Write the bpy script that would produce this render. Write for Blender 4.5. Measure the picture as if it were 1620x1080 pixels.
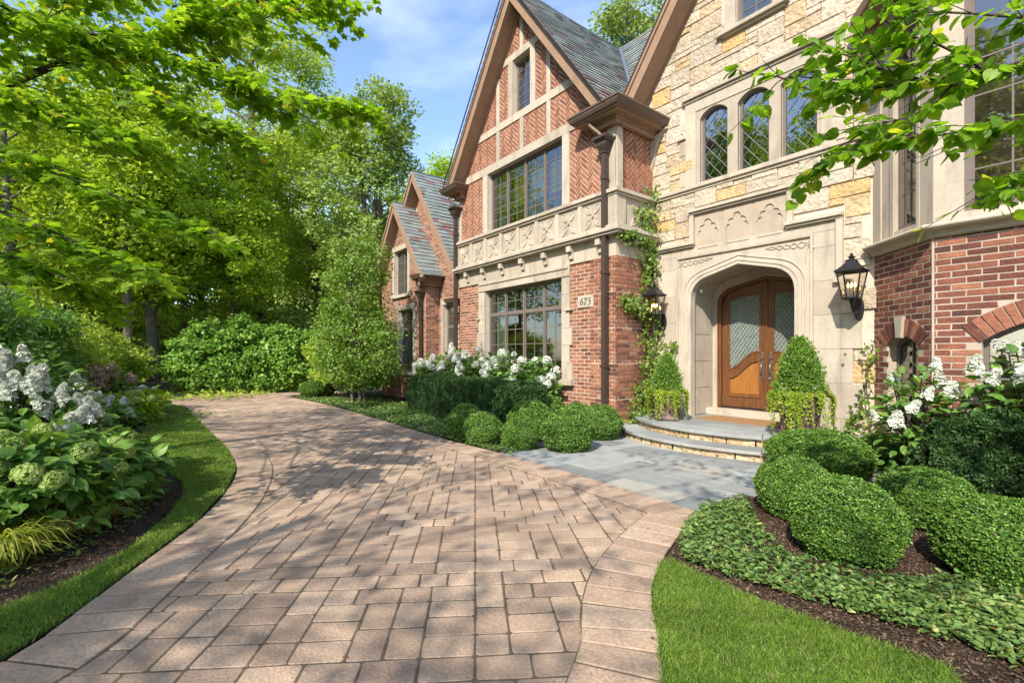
import bpy, math, random
import numpy as np
from math import radians as R, sin, cos, pi, sqrt

for _o in list(bpy.data.objects): bpy.data.objects.remove(_o)
SC = bpy.context.scene; COL = SC.collection

# ---------------------------------------------------------------- camera, sky, sun, exposure
H = 1.47                                  # eye height
FPX = 754.0; HOR = 561.0                  # focal length and horizon row of the 1620 px photograph
HD = R(37.8)
VX, VY = -cos(HD), sin(HD); RX, RY = sin(HD), cos(HD)
cam_d = bpy.data.cameras.new('camera'); cam = bpy.data.objects.new('camera', cam_d); COL.objects.link(cam)
cam.location = (0, 0, H)
cam.rotation_euler = (R(90), 0, math.atan2(VY, VX) - pi/2)
cam_d.sensor_width = 36; cam_d.lens = FPX/1620*36; cam_d.shift_y = (HOR-540)/1620
cam_d.clip_start = 0.05; cam_d.clip_end = 1000
SC.camera = cam
SUN = np.array([0.22, -0.45, 0.43]); SUN /= np.linalg.norm(SUN)     # towards the sun
SUN_EL = math.asin(SUN[2]); SUN_AZ = math.atan2(SUN[0], SUN[1])
w = bpy.data.worlds.new('World'); SC.world = w; w.use_nodes = True
nt = w.node_tree; nt.nodes.clear()
def wn(t, **k):
    n = nt.nodes.new(t)
    for a, b in k.items(): setattr(n, a, b)
    return n
sky = wn('ShaderNodeTexSky', sky_type='NISHITA', sun_disc=False, sun_elevation=SUN_EL, sun_rotation=SUN_AZ)
sky.air_density = 1.0; sky.dust_density = 0.6; sky.ozone_density = 2.0
tc = wn('ShaderNodeTexCoord'); mp = wn('ShaderNodeMapping'); mp.inputs['Scale'].default_value = (1.0, 1.6, 3.2); mp.inputs['Rotation'].default_value = (0.3, 0.2, 0.9)
nz = wn('ShaderNodeTexNoise'); nz.inputs['Scale'].default_value = 1.6; nz.inputs['Detail'].default_value = 9; nz.inputs['Roughness'].default_value = .55; nz.inputs['Distortion'].default_value = .5
cr = wn('ShaderNodeValToRGB'); cr.color_ramp.elements[0].position = .46; cr.color_ramp.elements[1].position = .95
cr.color_ramp.elements[1].color = (.75, .75, .75, 1)
mx = wn('ShaderNodeMix', data_type='RGBA'); mx.inputs[7].default_value = (4.6, 5.0, 5.6, 1)
bg = wn('ShaderNodeBackground'); bg.inputs[1].default_value = .15
wo = wn('ShaderNodeOutputWorld')
L = nt.links.new
L(tc.outputs['Generated'], mp.inputs[0]); L(mp.outputs[0], nz.inputs['Vector']); L(nz.outputs[0], cr.inputs[0])
L(cr.outputs[0], mx.inputs[0]); L(sky.outputs[0], mx.inputs[6]); L(mx.outputs[2], bg.inputs[0]); L(bg.outputs[0], wo.inputs[0])
sun_d = bpy.data.lights.new('sun', 'SUN'); sun_d.energy = 3.1; sun_d.angle = R(.55); sun_d.color = (1, .93, .80)
sun = bpy.data.objects.new('sun', sun_d); COL.objects.link(sun)
sun.rotation_euler = (pi/2 - SUN_EL, 0, math.atan2(SUN[1], SUN[0]) + pi/2)
SC.view_settings.view_transform = 'Standard'; SC.view_settings.look = 'None'
SC.view_settings.exposure = 1.2; SC.view_settings.gamma = 1
SC.render.engine = 'CYCLES'
cy = SC.cycles
cy.max_bounces = 8; cy.transparent_max_bounces = 12; cy.diffuse_bounces = 4; cy.glossy_bounces = 3; cy.transmission_bounces = 4
cy.use_denoising = True; cy.caustics_reflective = False; cy.caustics_refractive = False
try: cy.denoiser = 'OPENIMAGEDENOISE'
except Exception: pass

rng = np.random.default_rng(7); rnd = random.Random(11)

# ---------------------------------------------------------------- pixel (1620x1080) to world
def ray(px):
    t = (px-810)/FPX
    return VX+RX*t, VY+RY*t
def at(px, py, d):                       # at a depth along the view axis
    a, b = ray(px); return np.array([a*d, b*d, H+(HOR-py)/FPX*d])
def gp(px, py, z=0):                     # on the ground
    d = FPX*(H-z)/(py-HOR); a, b = ray(px); return (a*d, b*d)
def atd(px, d): a, b = ray(px); return (a*d, b*d)

# ---------------------------------------------------------------- mesh builder
class MB:
    def __init__(s): s.V = []; s.F = []; s.n = 0
    def add(s, V, F, mat=0, rv=None, smooth=False):
        V = np.asarray(V, float).reshape(-1, 3)
        if isinstance(F, np.ndarray): groups = [F]
        else:
            by = {}
            for f in F: by.setdefault(len(f), []).append(f)
            groups = [np.array(g) for g in by.values()]
        for g in groups:
            if len(g) == 0: continue
            r = np.full(len(g), rnd.random() if rv is None else 0.0) if rv is None or np.isscalar(rv) else np.asarray(rv)
            if rv is not None and np.isscalar(rv): r = np.full(len(g), float(rv))
            s.F.append((g+s.n, mat, r, smooth))
        s.V.append(V); s.n += len(V)
    def box(s, x0, x1, y0, y1, z0, z1, mat=0, fr=None, rv=None):
        V = np.array([(x, y, z) for z in (z0, z1) for y in (y0, y1) for x in (x0, x1)], float)
        F = [(0, 2, 3, 1), (4, 5, 7, 6), (0, 1, 5, 4), (2, 6, 7, 3), (0, 4, 6, 2), (1, 3, 7, 5)]
        if fr: V = fr.to(V)
        s.add(V, F, mat, rv)
    def tube(s, pts, rad, n=8, mat=0, cap=True, rv=None):
        pts = np.asarray(pts, float); m = len(pts)
        rad = np.full(m, rad) if np.isscalar(rad) else np.asarray(rad, float)
        T = np.gradient(pts, axis=0); T /= np.linalg.norm(T, axis=1)[:, None]+1e-9
        a = np.array([0, 0, 1.0]) if abs(T[0][2]) < .8 else np.array([1.0, 0, 0])
        rings = []
        u = np.cross(T[0], a); u /= np.linalg.norm(u)
        ang = np.arange(n)*2*pi/n
        for i in range(m):
            u = u - T[i]*np.dot(u, T[i]); u /= np.linalg.norm(u)+1e-9
            v = np.cross(T[i], u)
            rings.append(pts[i]+rad[i]*(np.cos(ang)[:, None]*u+np.sin(ang)[:, None]*v))
        V = np.concatenate(rings)
        i = np.arange(m-1)[:, None]*n; j = np.arange(n)[None]; k = (j+1) % n
        F = np.stack([i+j, i+k, i+n+k, i+n+j], -1).reshape(-1, 4)
        s.add(V, F, mat, rnd.random() if rv is None else rv, True)
        if cap and n > 3:
            s.add(rings[0], [tuple(range(n))[::-1]], mat, rv); s.add(rings[-1], [tuple(range(n))], mat, rv)
    def lathe(s, prof, c, n=20, mat=0, fr=None):
        prof = np.asarray(prof, float); ang = np.arange(n)*2*pi/n; m = len(prof)
        V = np.stack([prof[:, 0][:, None]*np.cos(ang)+c[0], prof[:, 0][:, None]*np.sin(ang)+c[1], np.repeat(prof[:, 1][:, None], n, 1)+c[2]], -1).reshape(-1, 3)
        i = np.arange(m-1)[:, None]*n; j = np.arange(n)[None]; k = (j+1) % n
        F = np.stack([i+j, i+k, i+n+k, i+n+j], -1).reshape(-1, 4)
        s.add(V, F, mat, .5, True)
    def build(s, name, mats, parent=None):
        me = bpy.data.meshes.new(name)
        V = np.concatenate(s.V) if s.V else np.zeros((0, 3))
        if not isinstance(mats, (list, tuple)): mats = [mats]
        if parent is not None and getattr(parent, 'type', '') : 
            off = np.array(world_of(parent)); V = V-off
        me.vertices.add(len(V)); me.vertices.foreach_set('co', V.astype(np.float32).ravel())
        li = np.concatenate([g.ravel() for g, *_ in s.F]).astype(np.int32)
        tot = np.concatenate([np.full(len(g), g.shape[1]) for g, *_ in s.F]).astype(np.int32)
        st = np.concatenate([[0], np.cumsum(tot)[:-1]]).astype(np.int32)
        me.loops.add(len(li)); me.loops.foreach_set('vertex_index', li)
        me.polygons.add(len(tot)); me.polygons.foreach_set('loop_start', st)
        try: me.polygons.foreach_set('loop_total', tot)
        except Exception: pass
        me.polygons.foreach_set('material_index', np.concatenate([np.full(len(g), m) for g, m, *_ in s.F]).astype(np.int32))
        me.polygons.foreach_set('use_smooth', np.concatenate([np.full(len(g), sm) for g, m, r, sm in s.F]).astype(bool))
        for m in mats: me.materials.append(m)
        me.update(calc_edges=True)
        at_ = me.attributes.new('rnd', 'FLOAT', 'FACE'); at_.data.foreach_set('value', np.concatenate([r for g, m, r, sm in s.F]).astype(np.float32))
        me.validate()
        o = bpy.data.objects.new(name, me); COL.objects.link(o)
        if parent is not None: o.parent = parent
        return o
def world_of(o):
    x, y, z = 0, 0, 0
    while o is not None:
        x += o.location[0]; y += o.location[1]; z += o.location[2]; o = o.parent
    return (x, y, z)
class Fr:                                 # a wall's own frame: u along it, v up, w out of it
    def __init__(s, O, U, V=(0, 0, 1)):
        s.O = np.array(O, float); s.U = np.array(U, float); s.U /= np.linalg.norm(s.U)
        s.V = np.array(V, float); s.V /= np.linalg.norm(s.V); s.N = np.cross(s.U, s.V)
    def to(s, P):
        P = np.asarray(P, float).reshape(-1, 3)
        return s.O+P[:, :1]*s.U+P[:, 1:2]*s.V+P[:, 2:3]*s.N
def plate_arrays(loops, thick, bevel=0.0, res=1):
    cu = bpy.data.curves.new('tmp', 'CURVE'); cu.dimensions = '2D'; cu.fill_mode = 'BOTH'
    cu.extrude = max(thick/2-bevel, 0); cu.bevel_depth = bevel; cu.bevel_resolution = res; cu.offset = -bevel
    for lp in loops:
        sp = cu.splines.new('POLY'); sp.points.add(len(lp)-1); sp.use_cyclic_u = True
        for i, p in enumerate(lp): sp.points[i].co = (p[0], p[1], 0, 1)
    ob = bpy.data.objects.new('tmp', cu); COL.objects.link(ob)
    bpy.context.view_layer.update()
    me = bpy.data.meshes.new_from_object(ob)
    V = np.zeros(len(me.vertices)*3); me.vertices.foreach_get('co', V); V = V.reshape(-1, 3)
    F = [tuple(p.vertices) for p in me.polygons]
    bpy.data.objects.remove(ob); bpy.data.curves.remove(cu); bpy.data.meshes.remove(me)
    return V, F
def add_plate(mb, fr, loops, w0, w1, mat=0, bevel=0.0, rv=None, res=1):
    V, F = plate_arrays(loops, abs(w1-w0), bevel, res)
    V = V.copy(); V[:, 2] += (w0+w1)/2
    mb.add(fr.to(V), F, mat, rv)
def rect(u0, u1, v0, v1): return [(u0, v0), (u1, v0), (u1, v1), (u0, v1)]
def inset(poly, d):
    n = len(poly); out = []
    P = [np.array(p, float) for p in poly]
    for i in range(n):
        a, b, c = P[i-1], P[i], P[(i+1) % n]
        e1 = b-a; e2 = c-b; l1 = np.hypot(*e1)+1e-9; l2 = np.hypot(*e2)+1e-9
        n1 = np.array([-e1[1], e1[0]])/l1; n2 = np.array([-e2[1], e2[0]])/l2
        m = n1+n2; k = 1+np.dot(n1, n2)
        out.append(b+m*d/max(k, .3))
    return out
def tile(mb, fr, poly, w0, h, ch, mat=0, rv=None):          # one stone or brick with chamfered edges (ccw polygon)
    n = len(poly); q = inset(poly, ch)
    V = [(p[0], p[1], w0) for p in poly]+[(p[0], p[1], w0+h-ch) for p in poly]+[(p[0], p[1], w0+h) for p in q]
    F = []
    for i in range(n):
        j = (i+1) % n
        F += [(i, j, n+j, n+i), (n+i, n+j, 2*n+j, 2*n+i)]
    F.append(tuple(range(2*n, 3*n)))
    mb.add(fr.to(V), F, mat, rnd.random() if rv is None else rv)
def clip(poly, clipper):                                    # clipper convex ccw
    out = list(poly)
    n = len(clipper)
    for i in range(n):
        a = clipper[i]; b = clipper[(i+1) % n]
        inp = out; out = []
        if not inp: return []
        def side(p): return (b[0]-a[0])*(p[1]-a[1])-(b[1]-a[1])*(p[0]-a[0])
        for k in range(len(inp)):
            p, q = inp[k-1], inp[k]; sp, sq = side(p), side(q)
            if (sp >= 0) != (sq >= 0):
                t = sp/(sp-sq); out.append((p[0]+(q[0]-p[0])*t, p[1]+(q[1]-p[1])*t))
            if sq >= 0: out.append(q)
    r = []
    for p in out:
        if not r or abs(p[0]-r[-1][0])+abs(p[1]-r[-1][1]) > .004: r.append(p)
    if len(r) > 1 and abs(r[0][0]-r[-1][0])+abs(r[0][1]-r[-1][1]) < .004: r.pop()
    if len(r) < 3: return []
    A = sum(r[i-1][0]*r[i][1]-r[i][0]*r[i-1][1] for i in range(len(r)))/2
    return r if A > .0004 else []
def inside(P, poly):
    P = np.asarray(P, float).reshape(-1, 2); x, y = P[:, 0], P[:, 1]; c = np.zeros(len(P), bool)
    n = len(poly)
    for i in range(n):
        x1, y1 = poly[i-1]; x2, y2 = poly[i]
        if y1 == y2: continue
        c ^= ((y1 > y) != (y2 > y)) & (x < (x2-x1)*(y-y1)/(y2-y1)+x1)
    return c
def smooth_line(pts, n=6):
    P = np.array(pts, float); out = []
    for i in range(len(P)-1):
        p0 = P[max(i-1, 0)]; p1 = P[i]; p2 = P[i+1]; p3 = P[min(i+2, len(P)-1)]
        for k in range(n):
            t = k/n
            out.append(.5*((2*p1)+(-p0+p2)*t+(2*p0-5*p1+4*p2-p3)*t*t+(-p0+3*p1-3*p2+p3)*t**3))
    out.append(P[-1]); return np.array(out)
def tag(o, label=None, cat=None, group=None, kind=None):
    if label: o['label'] = label
    if cat: o['category'] = cat
    if group: o['group'] = group
    if kind: o['kind'] = kind
    return o
def thing(name, loc, label, cat, group=None, rz=0):
    o = bpy.data.objects.new(name, None); COL.objects.link(o); o.location = loc; o.rotation_euler = (0, 0, rz)
    o.empty_display_size = .1
    return tag(o, label, cat, group)
def copy_tree(o, parent=None):
    c = o.copy(); COL.objects.link(c); c.parent = parent
    for ch in list(o.children): copy_tree(ch, c)
    return c

# ---------------------------------------------------------------- materials
def new_mat(name):
    m = bpy.data.materials.new(name); m.use_nodes = True; t = m.node_tree; t.nodes.clear()
    return m, t
def nd(t, ty, **k):
    n = t.nodes.new(ty)
    for a, b in k.items(): setattr(n, a, b)
    return n
def ramp(t, stops, interp='LINEAR'):
    r = nd(t, 'ShaderNodeValToRGB'); r.color_ramp.interpolation = interp
    e = r.color_ramp.elements
    while len(e) < len(stops): e.new(.5)
    for i, (p, c) in enumerate(stops): e[i].position = p; e[i].color = (*c, 1)
    return r
def solid(name, stops, rough=.8, noise=0.25, nscale=6, bump=.3, bscale=40, metal=0, spec=.3, stain=None, coord='Object', bdist=.01, fine=None, streak=False):
    """colour by the piece's own random number, broken by noise, with a bump"""
    m, t = new_mat(name); l = t.links.new
    out = nd(t, 'ShaderNodeOutputMaterial'); p = nd(t, 'ShaderNodeBsdfPrincipled')
    p.inputs['Roughness'].default_value = rough; p.inputs['Metallic'].default_value = metal; p.inputs['Specular IOR Level'].default_value = spec
    if not isinstance(stops, list): stops = [(0, stops), (1, stops)]
    at_ = nd(t, 'ShaderNodeAttribute', attribute_name='rnd'); r = ramp(t, stops)
    l(at_.outputs['Fac'], r.inputs[0])
    tc = nd(t, 'ShaderNodeTexCoord')
    nz = nd(t, 'ShaderNodeTexNoise'); nz.inputs['Scale'].default_value = nscale; nz.inputs['Detail'].default_value = 6; nz.inputs['Roughness'].default_value = .6
    l(tc.outputs[coord], nz.inputs['Vector'])
    mr = nd(t, 'ShaderNodeMapRange'); mr.inputs[1].default_value = .25; mr.inputs[2].default_value = .75
    mr.inputs[3].default_value = 1-noise; mr.inputs[4].default_value = 1+noise
    l(nz.outputs[0], mr.inputs[0])
    mul = nd(t, 'ShaderNodeVectorMath', operation='SCALE'); l(r.outputs[0], mul.inputs[0]); l(mr.outputs[0], mul.inputs['Scale'])
    last = mul.outputs[0]
    if fine:
        nf = nd(t, 'ShaderNodeTexNoise'); nf.inputs['Scale'].default_value = fine[0]; nf.inputs['Detail'].default_value = 3
        l(tc.outputs[coord], nf.inputs['Vector'])
        mf = nd(t, 'ShaderNodeMapRange'); mf.inputs[1].default_value = .3; mf.inputs[2].default_value = .7; mf.inputs[3].default_value = 1-fine[1]; mf.inputs[4].default_value = 1+fine[1]
        l(nf.outputs[0], mf.inputs[0]); m2 = nd(t, 'ShaderNodeVectorMath', operation='SCALE'); l(last, m2.inputs[0]); l(mf.outputs[0], m2.inputs['Scale']); last = m2.outputs[0]
    if stain:
        n2 = nd(t, 'ShaderNodeTexNoise'); smp = nd(t, 'ShaderNodeMapping'); smp.inputs['Scale'].default_value = (1, 1, .22 if streak else 1); l(tc.outputs[coord], smp.inputs[0]); n2.inputs['Scale'].default_value = stain[1]; n2.inputs['Detail'].default_value = 8
        l(smp.outputs[0], n2.inputs['Vector'])
        m2 = nd(t, 'ShaderNodeMapRange'); m2.inputs[1].default_value = stain[2]; m2.inputs[2].default_value = stain[2]+.16; m2.inputs[4].default_value = stain[3]
        l(n2.outputs[0], m2.inputs[0])
        mx = nd(t, 'ShaderNodeMix', data_type='RGBA'); mx.inputs[7].default_value = (*stain[0], 1)
        l(m2.outputs[0], mx.inputs[0]); l(last, mx.inputs[6]); last = mx.outputs[2]
    l(last, p.inputs['Base Color'])
    if bump:
        nb = nd(t, 'ShaderNodeTexNoise'); nb.inputs['Scale'].default_value = bscale; nb.inputs['Detail'].default_value = 5
        l(tc.outputs[coord], nb.inputs['Vector'])
        bp = nd(t, 'ShaderNodeBump'); bp.inputs['Strength'].default_value = bump; bp.inputs['Distance'].default_value = bdist
        l(nb.outputs[0], bp.inputs['Height']); l(bp.outputs[0], p.inputs['Normal'])
    l(p.outputs[0], out.inputs[0])
    return m
def leaf_mat(name, stops, transl=.35, rough=.45, spec=.35, tcol=None):
    m, t = new_mat(name); l = t.links.new
    out = nd(t, 'ShaderNodeOutputMaterial'); p = nd(t, 'ShaderNodeBsdfPrincipled'); tr = nd(t, 'ShaderNodeBsdfTranslucent')
    p.inputs['Roughness'].default_value = rough; p.inputs['Specular IOR Level'].default_value = spec
    a = nd(t, 'ShaderNodeAttribute', attribute_name='rnd'); r = ramp(t, stops); l(a.outputs['Fac'], r.inputs[0])
    tc = nd(t, 'ShaderNodeTexCoord'); nz = nd(t, 'ShaderNodeTexNoise'); nz.inputs['Scale'].default_value = 38; nz.inputs['Detail'].default_value = 2
    l(tc.outputs['Object'], nz.inputs['Vector']); mr = nd(t, 'ShaderNodeMapRange'); mr.inputs[1].default_value = .3; mr.inputs[2].default_value = .7; mr.inputs[3].default_value = .76; mr.inputs[4].default_value = 1.22
    l(nz.outputs[0], mr.inputs[0]); sc_ = nd(t, 'ShaderNodeVectorMath', operation='SCALE'); l(r.outputs[0], sc_.inputs[0]); l(mr.outputs[0], sc_.inputs['Scale'])
    l(sc_.outputs[0], p.inputs['Base Color'])
    g = nd(t, 'ShaderNodeVectorMath', operation='MULTIPLY'); g.inputs[1].default_value = tcol or (1.5, 1.35, .6)
    l(sc_.outputs[0], g.inputs[0]); l(g.outputs[0], tr.inputs[0])
    mx = nd(t, 'ShaderNodeMixShader'); mx.inputs[0].default_value = transl
    l(p.outputs[0], mx.inputs[1]); l(tr.outputs[0], mx.inputs[2]); l(mx.outputs[0], out.inputs[0])
    return m
M = {}
M['mortar'] = solid('mortar', (.56, .49, .40), .95, .15, 8, .4, 90)
M['brick'] = solid('brick', [(0, (.11, .05, .038)), (.2, (.21, .08, .05)), (.6, (.31, .122, .07)), (.85, (.38, .165, .095)), (1, (.26, .14, .10))], .9, .22, 9, .5, 60, fine=(70, .18))
M['herring_brick'] = solid('herring_brick', [(0, (.21, .075, .045)), (.5, (.29, .11, .06)), (1, (.36, .15, .085))], .9, .18, 9, .4, 60, fine=(70, .15))
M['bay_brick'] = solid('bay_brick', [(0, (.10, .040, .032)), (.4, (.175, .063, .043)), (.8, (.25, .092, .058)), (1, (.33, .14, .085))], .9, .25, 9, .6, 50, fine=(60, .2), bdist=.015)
M['limestone'] = solid('limestone', [(0, (.40, .335, .265)), (.5, (.46, .395, .315)), (1, (.50, .43, .34))], .88, .13, 2.5, .4, 90, stain=((.27, .225, .175), 5.5, .53, .55), bdist=.006, fine=(30, .07), streak=True)
M['limestone_dark'] = solid('limestone_dark', (.42, .34, .26), .88, .12, 3, .25, 120, stain=((.28, .23, .18), 4, .55, .5), bdist=.004)
M['rubble'] = solid('rubble', [(0, (.40, .33, .25)), (.2, (.49, .41, .31)), (.45, (.56, .47, .36)), (.65, (.52, .44, .35)), (.82, (.47, .36, .25)), (.93, (.53, .39, .22)), (1, (.55, .36, .16))], .95, .24, 6, 1.0, 17, fine=(45, .15), bdist=.04, stain=((.40, .30, .19), 7, .58, .45))
M['bronze'] = solid('bronze', (.075, .052, .042), .45, .15, 5, .05, 50, metal=.3, spec=.5)
M['gutter'] = solid('gutter', (.13, .085, .065), .5, .12, 5, .05, 50, metal=.2, spec=.5)
M['rake'] = solid('rake', (.30, .19, .125), .75, .14, 4, .15, 60)
M['frame'] = solid('frame', (.17, .135, .12), .5, .08, 5, 0, 50)
M['slate'] = solid('slate', [(0, (.16, .175, .17)), (.35, (.20, .222, .21)), (.7, (.24, .268, .25)), (.88, (.19, .205, .205)), (.90, (.30, .26, .20)), (.93, (.17, .11, .115)), (1, (.22, .13, .12))], .6, .18, 8, .4, 45, fine=(60, .12), spec=.4)
M['lead'] = solid('lead', (.22, .25, .30), .4, .15, 5, .1, 30, metal=.6)
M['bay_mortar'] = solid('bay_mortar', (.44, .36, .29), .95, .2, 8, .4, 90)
M['came'] = solid('came', (.22, .215, .20), .5, .1, 5, 0, 50, metal=.3)
M['paver'] = solid('paver', [(0, (.29, .202, .150)), (.2, (.35, .245, .178)), (.55, (.40, .282, .202)), (.85, (.46, .33, .238)), (1, (.37, .275, .205))], .92, .22, 2.2, .8, 70, fine=(60, .22), stain=((.19, .135, .095), 1.3, .52, .55), bdist=.006)
M['joint'] = solid('joint', (.12, .092, .062), .97, .3, 12, .8, 60, stain=((.06, .085, .03), 3, .60, .7))
M['bluestone'] = solid('bluestone', [(0, (.20, .21, .205)), (.4, (.27, .278, .268)), (.75, (.33, .34, .325)), (1, (.35, .32, .27))], .8, .2, 3, .2, 60, stain=((.25, .24, .21), 2, .55, .4), bdist=.004)
M['stepface'] = solid('stepface', [(0, (.45, .30, .16)), (1, (.58, .44, .28))], .95, .3, 12, 1, 25, bdist=.04)
M['soil'] = solid('soil', (.045, .028, .019), .97, .5, 9, 1, 45, bdist=.04, fine=(80, .5))
M['ground'] = solid('ground', (.055, .05, .028), .97, .5, 3, 1, 20, bdist=.04, stain=((.04, .07, .02), 1.2, .5, .9))
M['lawn'] = solid('lawn', (.045, .085, .014), .97, .35, 6, .8, 80, bdist=.02)
M['bark'] = solid('bark', [(0, (.10, .08, .06)), (1, (.15, .125, .10))], .95, .35, 6, 1, 22, bdist=.05)
M['twig'] = solid('twig', (.065, .045, .032), .9, .2, 9, .4, 40)
M['black'] = solid('black', (.022, .022, .024), .45, .1, 5, 0, 50, metal=.4, spec=.5)
M['hardware'] = solid('hardware', (.32, .25, .22), .35, .15, 30, .1, 50, metal=.85)
M['curtain'] = solid('curtain', [(0, (.42, .55, .40)), (1, (.62, .70, .58))], .9, .12, 3, .1, 40)
M['shade'] = solid('shade', (.55, .52, .16), .9, .1, 8, .1, 60)
M['interior'] = solid('interior', (.20, .17, .13), .9, .1, 3, 0, 50)
M['pot'] = solid('pot', (.16, .10, .085), .8, .3, 9, .4, 40, stain=((.26, .22, .20), 7, .56, .7))
M['mat_jute'] = solid('mat_jute', (.34, .19, .085), .97, .25, 40, 1, 160, bdist=.01)
M['white'] = solid('white', (.75, .74, .72), .6, .03, 5, 0, 50)
M['ink'] = solid('ink', (.012, .012, .014), .6, 0.02, 5, 0, 50)
M['neigh'] = solid('neigh', (.33, .20, .15), .9, .2, 3, .2, 40)
M['stonewall'] = solid('stonewall', [(0, (.22, .19, .15)), (1, (.34, .29, .23))], .95, .25, 8, .8, 30, bdist=.03)
def wood_mat(name, c1, c2):
    m, t = new_mat(name); l = t.links.new
    out = nd(t, 'ShaderNodeOutputMaterial'); p = nd(t, 'ShaderNodeBsdfPrincipled'); p.inputs['Roughness'].default_value = .38
    p.inputs['Coat Weight'].default_value = .3; p.inputs['Coat Roughness'].default_value = .25
    tc = nd(t, 'ShaderNodeTexCoord'); mp = nd(t, 'ShaderNodeMapping'); mp.inputs['Scale'].default_value = (14, 14, 1.2)
    nz = nd(t, 'ShaderNodeTexNoise'); nz.inputs['Scale'].default_value = 2.2; nz.inputs['Detail'].default_value = 7; nz.inputs['Distortion'].default_value = .6
    r = ramp(t, [(.3, c1), (.7, c2)])
    l(tc.outputs['Object'], mp.inputs[0]); l(mp.outputs[0], nz.inputs['Vector']); l(nz.outputs[0], r.inputs[0]); l(r.outputs[0], p.inputs['Base Color']); l(p.outputs[0], out.inputs[0])
    return m
M['wood'] = wood_mat('wood', (.095, .036, .014), (.185, .074, .026)); M['wood_panel'] = wood_mat('wood_panel', (.24, .092, .020), (.38, .16, .038))
def glass_mat(name, tint=(.8, .85, .85), f0=.10):
    m, t = new_mat(name); l = t.links.new
    out = nd(t, 'ShaderNodeOutputMaterial'); g = nd(t, 'ShaderNodeBsdfGlossy'); tr = nd(t, 'ShaderNodeBsdfTransparent'); mx = nd(t, 'ShaderNodeMixShader')
    g.inputs['Roughness'].default_value = .015; g.inputs[0].default_value = (1, 1, 1, 1); tr.inputs[0].default_value = (*tint, 1)
    lw = nd(t, 'ShaderNodeLayerWeight'); lw.inputs[0].default_value = .35
    mr = nd(t, 'ShaderNodeMapRange'); mr.inputs[3].default_value = f0; mr.inputs[4].default_value = .9
    tc = nd(t, 'ShaderNodeTexCoord'); nz = nd(t, 'ShaderNodeTexNoise'); nz.inputs['Scale'].default_value = 1.3
    bp = nd(t, 'ShaderNodeBump'); bp.inputs['Strength'].default_value = .08; bp.inputs['Distance'].default_value = .05
    l(tc.outputs['Object'], nz.inputs['Vector']); l(nz.outputs[0], bp.inputs['Height']); l(bp.outputs[0], g.inputs['Normal'])
    l(lw.outputs['Fresnel'], mr.inputs[0]); l(mr.outputs[0], mx.inputs[0]); l(tr.outputs[0], mx.inputs[1]); l(g.outputs[0], mx.inputs[2]); l(mx.outputs[0], out.inputs[0])
    return m
M['glass'] = glass_mat('glass', f0=.15)
M['door_glass'] = solid('door_glass', (.19, .215, .175), .12, .25, 7, .5, 30, spec=.8, bdist=.01)
M['lamp_glass'] = glass_mat('lamp_glass', (.95, .93, .88), .06)
def emis(name, c, s):
    m, t = new_mat(name); o = nd(t, 'ShaderNodeOutputMaterial'); e = nd(t, 'ShaderNodeEmission'); e.inputs[0].default_value = (*c, 1); e.inputs[1].default_value = s
    t.links.new(e.outputs[0], o.inputs[0]); return m
M['bulb'] = emis('bulb', (1, .5, .15), 9)
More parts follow.
